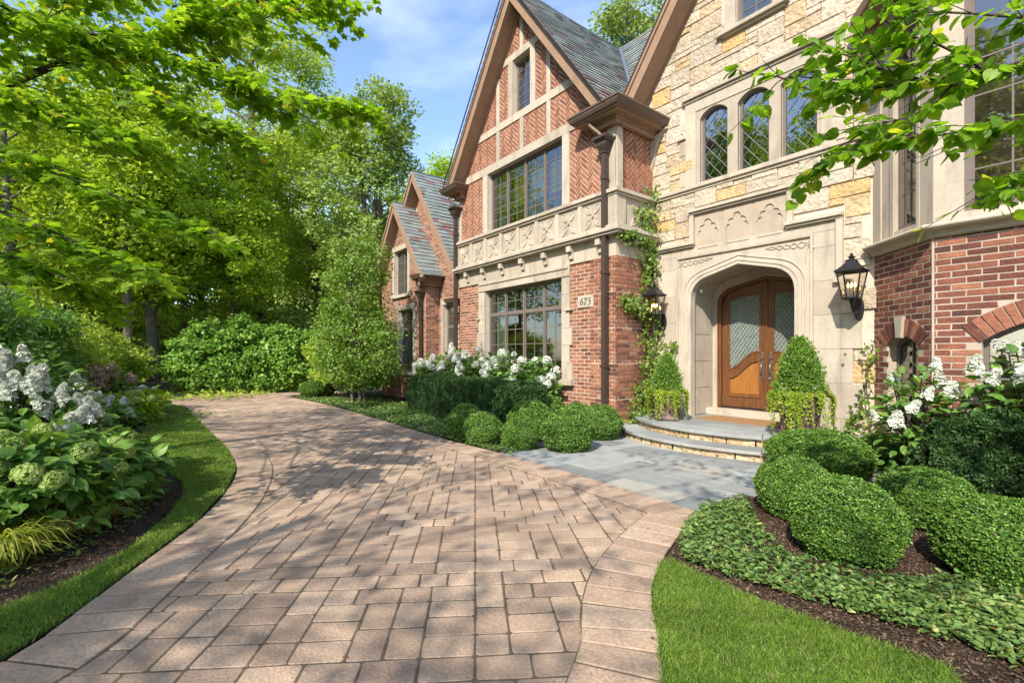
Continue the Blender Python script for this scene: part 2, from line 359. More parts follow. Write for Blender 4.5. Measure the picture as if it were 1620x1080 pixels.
# foliage: (dark, mid, light)
LM = {
 'boxwood': leaf_mat('leaf_boxwood', [(0, (0.040, 0.101, 0.015)), (.45, (0.086, 0.189, 0.025)), (.8, (0.173, 0.316, 0.044)), (1, (0.306, 0.468, 0.076))], .3, .4, .5),
 'yew': leaf_mat('leaf_yew', [(0, (0.022, 0.056, 0.013)), (.6, (0.047, 0.107, 0.023)), (.93, (0.081, 0.164, 0.033)), (1, (0.178, 0.297, 0.050))], .2, .5),
 'cover': leaf_mat('leaf_cover', [(0, (0.070, 0.144, 0.034)), (.5, (0.151, 0.260, 0.064)), (.9, (0.282, 0.389, 0.103)), (1, (0.477, 0.461, 0.159))], .3, .4, .5),
 'hydrangea': leaf_mat('leaf_hydrangea', [(0, (0.073, 0.160, 0.031)), (.6, (0.137, 0.279, 0.053)), (.93, (0.226, 0.390, 0.069)), (1, (0.515, 0.528, 0.076))], .35, .45),
 'maple': leaf_mat('leaf_maple', [(0, (.14, .27, .02)), (.5, (.22, .38, .03)), (.9, (.34, .48, .045)), (1, (.55, .50, .06))], .62, .45, .3, (1.4, 1.35, .55)),
 'redbud': leaf_mat('leaf_redbud', [(0, (0.114, 0.240, 0.022)), (.6, (0.190, 0.361, 0.028)), (.95, (0.303, 0.469, 0.038)), (1, (0.454, 0.503, 0.054))], .6, .4, .4, (1.4, 1.35, .5)),
 'woods': leaf_mat('leaf_woods', [(0, (0.172, 0.264, 0.040)), (.5, (0.315, 0.445, 0.067)), (1, (0.602, 0.689, 0.100))], .45, .5),
 'lime': leaf_mat('leaf_lime', [(0, (0.168, 0.298, 0.023)), (.5, (0.322, 0.472, 0.035)), (1, (0.504, 0.621, 0.050))], .45, .5),
 'pear': leaf_mat('leaf_pear', [(0, (0.137, 0.213, 0.046)), (.5, (0.254, 0.362, 0.081)), (1, (0.431, 0.542, 0.127))], .35, .45),
 'holly': leaf_mat('leaf_holly', [(0, (0.081, 0.161, 0.023)), (.5, (0.161, 0.287, 0.040)), (.9, (0.286, 0.425, 0.069)), (1, (0.447, 0.517, 0.115))], .35, .4, .5),
 'viburnum': leaf_mat('leaf_viburnum', [(0, (0.110, 0.231, 0.037)), (.5, (0.202, 0.379, 0.060)), (1, (0.390, 0.568, 0.105))], .35, .4, .5),
 'ivy': leaf_mat('leaf_ivy', [(0, (0.060, 0.130, 0.015)), (.5, (0.130, 0.230, 0.030)), (1, (0.300, 0.380, 0.070))], .35, .45),
 'gold': leaf_mat('leaf_gold', [(0, (.14, .24, .02)), (.5, (.30, .42, .03)), (1, (.50, .58, .08))], .4, .45),
 'hakone': leaf_mat('leaf_hakone', [(0, (.20, .28, .03)), (.5, (.40, .44, .07)), (1, (.58, .58, .16))], .4, .45),
 'white': leaf_mat('petal_white', [(0, (.55, .60, .42)), (.4, (.74, .75, .66)), (1, (.82, .82, .78))], .3, .6, .2, (1, 1, 1)),
 'limef': leaf_mat('petal_lime', [(0, (.22, .34, .06)), (.5, (.38, .50, .12)), (.88, (.55, .62, .24)), (1, (.42, .22, .10))], .3, .6, .2, (1, 1, 1)),
 'mauve': leaf_mat('petal_mauve', [(0, (.30, .22, .12)), (.5, (.42, .27, .19)), (1, (.55, .40, .30))], .3, .6, .2, (1, 1, 1)),
 'grass': leaf_mat('blade_grass', [(0, (.085, .17, .022)), (.5, (.16, .275, .035)), (.9, (.27, .40, .055)), (1, (.42, .40, .17))], .35, .45, .3),
 'brown': leaf_mat('leaf_brown', [(0, (.10, .05, .025)), (1, (.22, .12, .05))], .3, .7, .2),
}
# ---------------------------------------------------------------- leaves
def fan(outline):
    n = len(outline); V = [(0, .45, 0)]+[(x, y, z) for x, y, z in outline]
    return np.array(V, float), np.array([(0, 1+i, 1+(i+1) % n) for i in range(n)])
T_DIA = (np.array([(0, 0, 0), (.30, .5, .08), (0, 1, -.05), (-.30, .5, .08)], float), np.array([(0, 1, 2), (0, 2, 3)]))
T_OVAL = (np.array([(0, 0, 0), (.27, .28, .07), (.29, .62, .07), (0, 1, -.06), (-.29, .62, .07), (-.27, .28, .07)], float), np.array([(0, 1, 2), (0, 2, 3), (0, 3, 4), (0, 4, 5)]))
T_NEED = (np.array([(0, 0, 0), (.10, .5, .03), (0, 1, 0), (-.10, .5, .03)], float), np.array([(0, 1, 2), (0, 2, 3)]))
_mo = [(.06, 0), (.22, .02), (.40, -.02), (.36, .18), (.56, .34), (.50, .42), (.58, .62), (.34, .52), (.26, .58), (.20, .78), (.10, .82)]
_mo = [(x, y, -.12*abs(x)) for x, y in _mo]+[(0, 1.05, -.1)]+[(-x, y, -.12*abs(x)) for x, y in _mo[::-1]]
T_MAPLE = fan([(x, y, z) for x, y, *zz in _mo for z in [zz[0] if zz else 0]])
_ho = [(.0, .04), (.14, -.03), (.34, .04), (.46, .24), (.43, .48), (.27, .74), (.10, .92)]
T_HEART = fan([(x, y, .10*abs(x)) for x, y in _ho]+[(0, 1.05, -.08)]+[(-x, y, .10*abs(x)) for x, y in _ho[:0:-1]])
_bo = [(.10, 0), (.30, .12), (.36, .35), (.30, .62), (.14, .86)]
T_BROAD = fan([(x, y, .12*abs(x)) for x, y in _bo]+[(0, 1.05, -.12)]+[(-x, y, .12*abs(x)) for x, y in _bo[::-1]])
T_PETAL = (np.array([(0, 0, 0), (.42, .42, .1), (0, .9, 0), (-.42, .42, .1)], float), np.array([(0, 1, 2), (0, 2, 3)]))
def unit(a): return a/(np.linalg.norm(a, axis=-1, keepdims=True)+1e-9)
def scatter(mb, T, P, D, N, S, mat=0, rv=None, smooth=False):
    tv, tf = T; n = len(P)
    if n == 0: return
    D = unit(D); X = unit(np.cross(D, N)); Z = np.cross(X, D); S = np.broadcast_to(S, n)
    V = P[:, None]+S[:, None, None]*(tv[None, :, :1]*X[:, None]+tv[None, :, 1:2]*D[:, None]+tv[None, :, 2:3]*Z[:, None])
    F = (tf[None]+(np.arange(n)*len(tv))[:, None, None]).reshape(-1, tf.shape[1])
    rv = rng.random(n) if rv is None else rv
    mb.add(V.reshape(-1, 3), F, mat, np.repeat(np.clip(rv, 0, 1), len(tf)), smooth)
def rdir(n): return unit(rng.normal(size=(n, 3)))
# ================================================================ HOUSE
YG, YE = 7.13, 8.28                       # gable wall plane, entrance wall plane
GX0, GX1 = -11.6, -5.96                   # gable wall from left to right
CXG = -8.8; PITCH = 1.37; EAVE = 6.15
XC = -4.16                                # middle of the doorway
house = thing('house', (-5.96, 7.13, 0), 'large Tudor style house of red brick and cream limestone with steep slate gables', 'house')
fG = Fr((0, YG, 0), (1, 0, 0)); fE = Fr((0, YE, 0), (1, 0, 0)); fR = Fr((GX1, YG, 0), (0, 1, 0))
S2 = sqrt(.5)
BAY0 = (-2.21, 8.28); BAY1 = (-1.42, 7.49)
fC = Fr((BAY0[0], BAY0[1], 0), (S2, -S2, 0)); BL = 1.118
fB = Fr((BAY1[0], BAY1[1], 0), (1, 0, 0))
def bricks(mb, fr, u0, u1, v0, v1, holes=(), mat=1, bl=.222, bh=.0765, j=.0145, h=.006, off=0, clipper=None, rough=.0015):
    r0 = int(math.floor(v0/bh)); r1 = int(math.ceil(v1/bh))
    cp = clipper or rect(u0, u1, v0, v1)
    for r in range(r0, r1):
        n0 = int((u0)/bl)-2; n1 = int(u1/bl)+2
        for k in range(n0, n1):
            a = k*bl+(bl/2 if r % 2 else 0)+off; b = a+bl-j; c = r*bh+j/2; d = c+bh-j
            cx, cz = (a+b)/2, (c+d)/2
            if cx < u0-bl or cx > u1+bl: continue
            if any((hh(cx, cz) if callable(hh) else (hh[0] < cx < hh[1] and hh[2] < cz < hh[3])) for hh in holes): continue
            q = [rough]*8
            p = clip([(a+rnd.uniform(-q[0], q[0]), c+rnd.uniform(-q[0], q[0])), (b+rnd.uniform(-q[0], q[0]), c+rnd.uniform(-q[0], q[0])), (b+rnd.uniform(-q[0], q[0]), d+rnd.uniform(-q[0], q[0])), (a+rnd.uniform(-q[0], q[0]), d+rnd.uniform(-q[0], q[0]))], cp)
            if p: tile(mb, fr, p, 0, h+rnd.uniform(-.001, .0015), .003, mat)
def herring(mb, fr, clipper, mat=1, L_=.23, W_=.0767, j=.014, h=.007):
    us = [p[0] for p in clipper]; vs = [p[1] for p in clipper]
    cu, cv = (min(us)+max(us))/2, (min(vs)+max(vs))/2; R_ = max(max(us)-min(us), max(vs)-min(vs))
    c, s = cos(pi/4), sin(pi/4); n = int(R_/W_)+4
    k = 3
    for a in range(-n, n):
        for b in range(-n//2-6, n//2+6):
            # herringbone lattice: horizontal brick at (a+2k*b', a), vertical beside it
            x0 = (a+2*k*b)*W_; y0 = a*W_
            for hor in (0, 1):
                if hor: r = (x0, x0+L_, y0, y0+W_)
                else: r = (x0-W_, x0, y0, y0+L_)
                g = j/2
                q = [(r[0]+g, r[2]+g), (r[1]-g, r[2]+g), (r[1]-g, r[3]-g), (r[0]+g, r[3]-g)]
                q = [(cu+x*c-y*s, cv+x*s+y*c) for x, y in q]
                mxu = sum(p[0] for p in q)/4; mxv = sum(p[1] for p in q)/4
                if mxu < min(us)-.2 or mxu > max(us)+.2 or mxv < min(vs)-.2 or mxv > max(vs)+.2: continue
                p = clip(q, clipper)
                if p: tile(mb, fr, p, 0, h+rnd.uniform(-.001, .001), .003, mat)
def tudor(u0, u1, v0, vs, va, n=8, sh=.42):
    uc = (u0+u1)/2; hw = (u1-u0)/2; hgt = va-vs
    right = []
    P0, P1, P2 = (u1, vs), (u1, vs+hgt*.62), (uc+hw*(1-sh), vs+hgt*.76)
    for i in range(n+1):
        t = i/n; right.append(((1-t)**2*P0[0]+2*t*(1-t)*P1[0]+t*t*P2[0], (1-t)**2*P0[1]+2*t*(1-t)*P1[1]+t*t*P2[1]))
    pts = [(u0, v0), (u1, v0)]+right+[(uc, va)]+[(2*uc-x, y) for x, y in right[::-1]]
    return pts
def segarch(u0, u1, v0, vs, va, n=12):
    uc = (u0+u1)/2; hw = (u1-u0)/2; r = (hw*hw+(va-vs)**2)/(2*(va-vs)); cz = va-r; a0 = math.asin(min(1, hw/r))
    return [(u0, v0), (u1, v0)]+[(uc+r*sin(a0*(1-2*i/n)), cz+r*cos(a0*(1-2*i/n))) for i in range(n+1)]
def arc_top(u, u0, u1, vs, va):
    uc = (u0+u1)/2; hw = (u1-u0)/2; r = (hw*hw+(va-vs)**2)/(2*(va-vs)); return va-r+sqrt(max(r*r-(u-uc)**2, 0))
def window(fr, u0, u1, v0, v1, lights, panes, transoms=(), parent=house, rec=.11, fw=.05, mw=.055, curtain=None, shade=None, label=None):
    """metal casements: frame with mullions, glazing bars, glass, curtains"""
    m = MB(); z0, z1 = -rec-.05, -rec
    m.box(u0, u0+fw, v0, v1, z0, z1, 0, fr); m.box(u1-fw, u1, v0, v1, z0, z1, 0, fr)
    m.box(u0+fw, u1-fw, v0, v0+fw, z0, z1, 0, fr); m.box(u0+fw, u1-fw, v1-fw, v1, z0, z1, 0, fr)
    lw = (u1-u0)/lights
    for i in range(1, lights): m.box(u0+i*lw-mw/2, u0+i*lw+mw/2, v0+fw, v1-fw, z0, z1+.012, 0, fr)
    for t in transoms: m.box(u0+fw, u1-fw, t-.035, t+.035, z0, z1+.006, 0, fr)
    o = m.build('window', M['frame'], parent)
    if label: o['label'] = label
    b = MB(); rows = [v0+fw]+list(transoms)+[v1-fw]
    for i in range(lights):
        a = u0+i*lw+(fw if i == 0 else mw/2); c = u0+(i+1)*lw-(fw if i == lights-1 else mw/2)
        for k, (pu, pv) in enumerate(panes):
            lo = rows[k]+(.035 if k else 0); hi = rows[k+1]-(.035 if k < len(rows)-2 else 0)
            # casement sash
            sw = .022
            b.box(a, a+sw, lo, hi, z0+.01, z1-.012, 0, fr); b.box(c-sw, c, lo, hi, z0+.01, z1-.012, 0, fr)
            b.box(a+sw, c-sw, lo, lo+sw, z0+.01, z1-.012, 0, fr); b.box(a+sw, c-sw, hi-sw, hi, z0+.01, z1-.012, 0, fr)
            for x in range(1, pu): xx = a+(c-a)*x/pu; b.box(xx-.009, xx+.009, lo+sw, hi-sw, z0+.014, z1-.018, 0, fr)
            for y in range(1, pv): yy = lo+(hi-lo)*y/pv; b.box(a+sw, c-sw, yy-.009, yy+.009, z0+.016, z1-.016, 0, fr)
    b.build('glazing_bars', M['frame'], o)
    g = MB(); V = [(u0+.01, v0+.01, z0+.025), (u1-.01, v0+.01, z0+.025), (u1-.01, v1-.01, z0+.025), (u0+.01, v1-.01, z0+.025)]
    g.add(fr.to(V), [(0, 1, 2, 3)], 0); g.build('pane', M['glass'], o)
    if curtain:
        for (a, c) in curtain:
            q = MB(); n = 40
            xs = np.linspace(a, c, n); ws = z0-.13+.03*np.sin(np.linspace(0, 2*pi*(c-a)/.085, n))+.008*np.sin(xs*31)
            V = [(x, v, w_) for v in (v0+.02, v1) for x, w_ in zip(xs, ws)]
            q.add(fr.to(V), np.array([(i, i+1, n+i+1, n+i) for i in range(n-1)]), 0, .6, True)
            q.build('curtain', M['curtain'], o)
    if shade:
        q = MB(); zt, zb = shade; n = 12
        for i in range(lights):
            a = u0+i*lw+.05; c = u0+(i+1)*lw-.05
            vs = np.linspace(zb, zt, n); ws = z0-.10+.02*np.cos(np.arange(n)*pi)
            V = [(x, v, w_) for v, w_ in zip(vs, ws) for x in (a, c)]
            q.add(fr.to(V), np.array([(2*k, 2*k+1, 2*k+3, 2*k+2) for k in range(n-1)]), 0, .5)
        q.build('roman_shade', M['shade'], o)
    return o
# ---------------------------------------------------------------- gable wall
W1 = (-10.31, -7.41, .95, 3.13); W2 = (-10.2, -7.41, 4.60, 6.16); W3 = (-9.14, -8.48, 7.28, 8.58)
gtop = EAVE+PITCH*(CXG-GX0)
apex = lambda off=0: (CXG, EAVE+PITCH*(GX1-CXG)-off)
m = MB()
add_plate(m, fG, [[(GX0, -.3), (GX1, -.3), (GX1, EAVE), apex(), (GX0, EAVE)], rect(*W1), rect(*W2), rect(*W3)], -.3, 0, 0)
bricks(m, fG, GX0, GX1-.62, .0, 3.36, [(W1[0]-.1, W1[1]+.1, W1[2]-.06, 3.4)])
# brick corner pier with recessed courses
add_plate(m, fG, [rect(GX1-.62, GX1-.001, 0, 3.36)], .0, .022, 0)
m.box(0, 1.16, 0, 3.36, 0, .022, 0, fR)
fG2 = Fr((0, YG-.022, 0), (1, 0, 0)); fR2 = Fr((GX1+.022, YG-.022, 0), (0, 1, 0))
def pier(fr, a, b):
    for k in range(5):
        lo = k*9*.0765; hi = min(lo+8*.0765, 3.36)
        bricks(m, fr, a, b, lo, hi, h=.012, off=.07)
        if hi < 3.3: bricks(m, fr, a, b, hi, hi+.0765, h=.003, off=.07)
pier(fG2, GX1-.62, GX1+.022); pier(fR2, 0, 1.17)
# herringbone panels between the stone bands
mh = MB()
PO = .95
def lineu(v, side): return CXG+side*((EAVE+PITCH*(GX1-CXG)-v)/PITCH)
mh = MB()
for poly in [rect(GX0, -10.4, 4.6, 6.16), rect(-7.2, GX1-.19, 4.6, 6.16),
             rect(CXG-PO, CXG, 6.36, 7.1), rect(CXG, CXG+PO, 6.36, 7.1),
             [(lineu(6.36, -1), 6.36), (CXG-PO, 6.36), (CXG-PO, 7.1), (lineu(7.1, -1), 7.1)],
             [(CXG+PO, 6.36), (lineu(6.36, 1), 6.36), (lineu(7.1, 1), 7.1), (CXG+PO, 7.1)],
             [(lineu(7.28, -1), 7.28), (CXG-PO, 7.28), (CXG-PO, min(8.6, 8.7)), (lineu(8.6, -1), 8.6)],
             rect(CXG-PO, -9.3, 7.28, 8.6), rect(-8.32, CXG+PO, 7.28, 8.6),
             [(CXG+PO, 7.28), (lineu(7.28, 1), 7.28), (lineu(8.6, 1), 8.6), (CXG+PO, 8.6)],
             [(lineu(8.77, -1), 8.77), (CXG, 8.77), (CXG, 9.98)],
             [(CXG, 8.77), (lineu(8.77, 1), 8.77), (CXG, 9.98)]]:
    if abs(poly[0][0]-poly[1][0]) > .05 or len(poly) == 3: herring(mh, fG, poly)
herring(mh, fR, rect(.17, 1.16, 4.6, 5.9))
# stone dressings of the gable
ms = MB()
def sbox(u0, u1, v0, v1, w1, fr=fG, w0=0, mat=0): 
    add_plate(ms, fr, [rect(u0, u1, v0, v1)], w0, w1, mat, .004)
sb = .02
def course(u0, u1, v0, v1, w1, fr=fG, step=.9, w0=0):
    n = max(1, round((u1-u0)/step)); 
    for i in range(n): sbox(u0+(u1-u0)*i/n+.001, u0+(u1-u0)*(i+1)/n-.001, v0, v1, w1, fr, w0)
def slopeplate(v0, v1, w1):
    add_plate(ms, fG, [[(lineu(v0, -1), v0), (lineu(v0, 1), v0), (lineu(v1, 1), v1), (lineu(v1, -1), v1)]], 0, w1, 0, .004)
slopeplate(7.1, 7.28, .03); slopeplate(8.6, 8.77, .03)
course(GX0, GX1+.001, 6.16, 6.36, .032)
for u in (CXG-PO, CXG, CXG+PO): sbox(u-.065, u+.065, 6.36, 7.1, .026)
for u in (CXG-PO, CXG+PO): sbox(u-.065, u+.065, 7.28, min(8.6, EAVE+PITCH*(2.86-PO)-.05), .026)
sbox(-9.32, -9.14, 7.28, 8.6, .028); sbox(-8.48, -8.30, 7.28, 8.6, .028)
sbox(CXG-.065, CXG+.065, 8.77, 9.85, .026)
sbox(-10.42, -10.2, 4.6, 6.16, .03); sbox(-7.41, -7.19, 4.6, 6.16, .03)
# corner posts
sbox(GX1-.19, GX1+.001, 4.6, 5.9, .03); sbox(0, .17, 4.6, 5.9, .03, fR); sbox(GX0, GX0+.12, 4.6, 5.9, .026)
# ground floor window surround with quoin blocks
course(-10.59, -7.18, 3.13, 3.36, .05, step=1.1)
sbox(-10.56, -7.21, 3.29, 3.34, .075)
for (a, b, s) in ((-10.59, -10.31, -1), (-7.41, -7.18, 1)):
    v = .95; k = 0
    while v < 3.1:
        t = min(v+.36, 3.13); e = .075 if (k % 2 == 0 and v < 2.3) else 0
        sbox(a-(e if s < 0 else 0), b+(e if s > 0 else 0), v+.002, t-.002, .045); v = t; k += 1
sbox(-10.66, -10.52, 2.40, 2.44, .10); sbox(-7.25, -7.09, 2.40, 2.44, .10)
sbox(-10.68, -7.05, .83, .95, .13)
# frieze, brackets, ledge, quatrefoil band, cap - front and return
course(GX0, GX1+.02, 3.36, 3.75, .035, step=1.0)
course(0-.03, 1.18, 3.36, 3.75, .035, fR)
for k, u in enumerate(np.linspace(-11.1, -6.3, 7)):
    sbox(u-.06, u+.06, 3.60, 3.74, .16); sbox(u-.055, u+.055, 3.46, 3.60, .085); 
    prof = [(u-.06, 3.60)]
for u in (.42,): sbox(u-.06, u+.06, 3.60, 3.74, .16, fR)
for (w_, a, b) in ((.20, 3.75, 3.80), (.24, 3.80, 3.87), (.16, 3.87, 3.93)):
    course(GX0-.05, GX1+w_-.001, a, b-.001, w_, step=1.2); course(-.0, 1.17, a, b-.001, w_, fR, step=2)
course(GX0, GX1+.05, 3.93, 4.50, .05, step=20); course(-.0, 1.17, 3.93, 4.50, .05, fR, step=20)
for (w_, a, b) in ((.10, 4.50, 4.55), (.14, 4.55, 4.62)):
    course(GX0-.05, GX1+w_-.001, a, b-.001, w_, step=1.2); course(-.0, 1.17, a, b-.001, w_, fR, step=2)
# quatrefoil carvings: petals round a boss
def petal(fr, u, v, ang, L_, W_, w0, h, mat=0):
    n = 9; out = []
    for i in range(n+1):
        t = i/n; out.append((L_*(.17+.83*t), W_*sin(pi*t)**.8*.5*(1.15-.3*t)))
    pts = out+[(x, -y) for x, y in out[::-1][1:-1]]
    c, s = cos(ang), sin(ang)
    lp = [(u+x*c-y*s, v+x*s+y*c) for x, y in pts]
    cen = np.array([u+L_*.55*c, v+L_*.55*s]); lp = np.array(lp); k_ = len(lp)
    rings = [(1.0, w0-.002), (.93, w0+h), (.80, w0+h), (.62, w0+.004), (.30, w0+h*.7), (.02, w0+h*.9)]
    V = np.concatenate([np.column_stack([cen+(lp-cen)*sc_, np.full(k_, ww)]) for sc_, ww in rings])
    F = [(a*k_+i, a*k_+(i+1) % k_, (a+1)*k_+(i+1) % k_, (a+1)*k_+i) for a in range(len(rings)-1) for i in range(k_)]
    ms.add(fr.to(V), F, mat)
def quatre(fr, u, v, s=1):
    for k in range(4): petal(fr, u, v, (.86, pi-.86, pi+.86, -.86)[k], .34*s, .135*s, .05, .02)
    add_plate(ms, fr, [[(u+.028*cos(a), v+.028*sin(a)) for a in np.arange(8)*pi/4]], .05, .085, 0, .004)
nq = 8; pw = (GX1-.20-GX0)/nq
for i in range(nq):
    u = GX0+pw*(i+.5); quatre(fG, u, 4.215, .93)
for i in range(nq+1):
    u = GX0+pw*i; sbox(u-.055, u+.055, 3.95, 4.49, .085) if 0 < i < nq else None
sbox(GX0, GX0+.05, 3.95, 4.49, .085); sbox(GX1-.24, GX1+.085, 3.935, 4.495, .085); sbox(-.08, .20, 3.937, 4.493, .082, fR)
quatre(fR, .60, 4.215, .93); sbox(.96, 1.06, 3.95, 4.49, .085, fR)
# ---------------------------------------------------------------- entrance wall: rubble limestone
ATT = (-4.22, -3.60, 7.26, 8.5)
LAN = [(-4.90, -4.37), (-4.185, -3.655), (-3.47, -2.94)]
lan_v = (4.66, 5.88, 6.02)
EX0, EX1 = GX1, -1.2
arch_in = tudor(XC-.91, XC+.91, .0, 2.50, 3.06)
me_ = MB()
ea = (-3.95, 9.95)
add_plate(me_, fE, [[(EX0-.8, -.3), (EX1, -.3), (EX1, EAVE+.05), (ea[0]+2.77, EAVE+.05), ea, (ea[0]-2.77, EAVE+.05), (EX0-.8, EAVE+.05)], tudor(XC-1.0, XC+1.0, -.2, 2.53, 3.15), rect(*ATT)]+[segarch(a, b, lan_v[0], lan_v[1], lan_v[2]) for a, b in LAN], -.3, 0, 0)
def ashlar(cols, rows, sizes, seed):
    r = random.Random(seed); g = np.zeros((rows, cols), int); out = []
    for y in range(rows):
        for x in range(cols):
            if g[y, x]: continue
            ss = sizes[:]; r.shuffle(ss)
            ss.sort(key=lambda s: r.random()/s[2]) 
            for (w_, h_, _) in ss+[(2, 1, 1), (1, 1, 1)]:
                if x+w_ > cols or y+h_ > rows or g[y:y+h_, x:x+w_].any(): continue
                g[y:y+h_, x:x+w_] = 1; out.append((x, y, w_, h_)); break
    return out
UN = .106
st = ashlar(int((EX1-EX0)/UN)+1, int(10/UN), [(5, 2, 3), (4, 2, 3), (6, 3, 2.0), (4, 3, 2.5), (3, 3, 1.2), (4, 1, 2.2), (6, 1, 1.5), (3, 2, 2), (3, 1, 1), (8, 3, .7), (5, 1, 2)], 5)
SURR = [(-5.86, -2.60, -.5, 3.6), (-5.08, -3.30, 3.5, 4.18), (-5.24, -2.66, 4.64, 6.36), (-4.45, -3.37, 7.2, 9), (EX0-1, EX0, -1, 6.2)]
for x, y, w_, h_ in st:
    u0, v0 = EX0+x*UN, y*UN; cx, cz = u0+w_*UN/2, v0+h_*UN/2
    if any(a-.02 < cx < b+.02 and c < cz < d for a, b, c, d in SURR): continue
    if cz > EAVE+PITCH*(2.72-abs(cx-ea[0])) and cz > EAVE: continue
    if cx > -2.19: continue
    j = .006
    a, b, c, d = u0+j, u0+w_*UN-j, v0+j, v0+h_*UN-j
    def q(): return rnd.uniform(-.005, .006)
    n1 = max(1, w_); base = []
    pts = [(a+q(), c+q()), ((a+b)/2+q()*3, c+q()), (b+q(), c+q()), (b+q(), (c+d)/2+q()), (b+q(), d+q()), ((a+b)/2+q()*3, d+q()), (a+q(), d+q()), (a+q(), (c+d)/2+q())]
    tile(me_, fE, pts, 0, .016+rnd.uniform(0, .02), .008, 1)
# ---------------------------------------------------------------- stone surround of the door
md = MB()
def dbox(u0, u1, v0, v1, w1, w0=0, mat=0, fr=fE, bv=.004): add_plate(md, fr, [rect(u0, u1, v0, v1)], w0, w1, mat, bv)
O = tudor
# flat ashlar on both sides up to the stepped hood
for (a, b) in ((-5.80, -5.37), (-2.98, -2.62)):
    v = 0
    for k in range(7):
        t = min(v+.52, 3.5)
        t = min(t, 3.358)
        if v >= 3.35: break
        dbox(a, b, v+.002, t-.001, .045); v = t
for k, v in enumerate((.0, .52, 1.04, 1.56, 2.08)):   # quoins running into the rubble on the right
    dbox(-2.62, -2.46+(.10 if k % 2 else 0), v+.003, v+.515, .043)
    if k % 2: dbox(-5.93, -5.80, v+.003, v+.515, .043)
dbox(-5.80, -2.62, 3.36, 3.5, .045)
# spandrel plate with arch
sp = [[(-5.37, 0), (XC-.98, 0)]+O(XC-.98, XC+.98, 0, 2.52, 3.13)[2:][::-1]+[(XC+.98, 0), (-2.98, 0), (-2.98, 3.36), (-5.37, 3.36)]]
def ring(o, i, w0, w1, mat=0, bv=.006):
    lo = [o[0]]+o[2:][::-1]+[o[1]]; li = [i[1]]+i[2:]+[i[0]]
    add_plate(md, fE, [lo+li], w0, w1, mat, bv)
add_plate(md, fE, sp, .0, .05, 0, .004)
ring(O(XC-1.02, XC+1.02, 0, 2.53, 3.17), O(XC-.97, XC+.97, 0, 2.52, 3.12), .05, .075)
ring(O(XC-.985, XC+.985, 0, 2.52, 3.135), O(XC-.91, XC+.91, 0, 2.50, 3.06), -.10, .062)
ring(O(XC-1.09, XC+1.09, 0, 2.54, 3.23), O(XC-1.065, XC+1.065, 0, 2.535, 3.205), .05, .066)
dbox(-5.34, -3.01, 3.305, 3.345, .085); dbox(-5.37, -5.33, .5, 3.345, .075); dbox(-3.02, -2.98, .5, 3.345, .075)
for s in (-1, 1): dbox(XC+s*1.06-.07, XC+s*1.06+.07, 0, .55, .085)
# stepped hood mould
def hood(u0, u1, v): 
    dbox(u0, u1, v-.035, v+.02, .13); dbox(u0+.015, u1-.015, v-.075, v-.037, .095)
hood(-5.86, -4.98, 3.58); hood(-3.38, -2.58, 3.58); hood(-5.10, -3.26, 4.18)
dbox(-5.86, -5.77, 2.62, 3.50, .085); dbox(-2.67, -2.58, 2.62, 3.50, .085)
dbox(-5.88, -5.75, 2.55, 2.62, .12); dbox(-2.69, -2.56, 2.55, 2.62, .12)
dbox(-5.09, -5.0, 3.60, 4.10, .085); dbox(-3.36, -3.27, 3.60, 4.10, .085)
# panel with three trefoils
add_plate(md, fE, [rect(-5.0, -3.36, 3.365, 4.12)], 0, .03, 1, .004)
for k in range(3):
    cu = -5.0+.273+k*.547; 
    dbox(cu-.262, cu+.262, 3.40, 4.08, .04, .03, 1)
    def arcp(x, y, r, a0, a1, wd=.012, n=8):
        A = [R(a0+(a1-a0)*i/n) for i in range(n+1)]
        o = [(x+(r+wd)*cos(a), y+(r+wd)*sin(a)) for a in A]; i_ = [(x+r*cos(a), y+r*sin(a)) for a in A]
        return o+i_[::-1]
    for (x, y, r, a0, a1) in ((0, .50, .075, 0, 180), (-.10, .42, .06, 60, 200), (.10, .42, .06, -20, 120), (-.145, .335, .05, 80, 190), (.145, .335, .05, -10, 100)):
        add_plate(md, fE, [arcp(cu+x, 3.44+y-.04, r, a0, a1)], .04, .062, 0, .002)
    dbox(cu-.20, cu-.19, 3.47, 3.76, .05, .04, bv=.001); dbox(cu+.19, cu+.20, 3.47, 3.76, .05, .04, bv=.001); dbox(cu-.2, cu+.2, 3.455, 3.47, .055, .04, bv=.001)
# carved tendrils in the spandrels
def strand(pts, wd, w0, w1):
    P = smooth_line(pts, 6); T = np.gradient(P, axis=0); T /= np.linalg.norm(T, axis=1)[:, None]; Nn = np.stack([-T[:, 1], T[:, 0]], 1)
    k = wd*np.sin(np.linspace(.25, pi-.1, len(P)))[:, None]
    add_plate(md, fE, [[tuple(p) for p in P+Nn*k]+[tuple(p) for p in (P-Nn*k)[::-1]]], w0, w1, 0, .002)
for s in (-1, 1):
    X0 = XC+s*1.13; f = lambda x, y: (X0-s*x, y)
    for ph in (1, -1):
        strand([f(.0+.11*i, 3.20+ph*(.055 if i % 2 else -.055)*(1-i*.12)+i*.006) for i in range(7)], .011, .05, .064)
    strand([f(-.03, 3.26), f(.02, 3.20), f(.05, 3.05), f(.06, 2.9)], .010, .05, .064)
    strand([f(-.07, 3.12), f(-.02, 3.18), f(.06, 3.24)], .012, .05, .064)
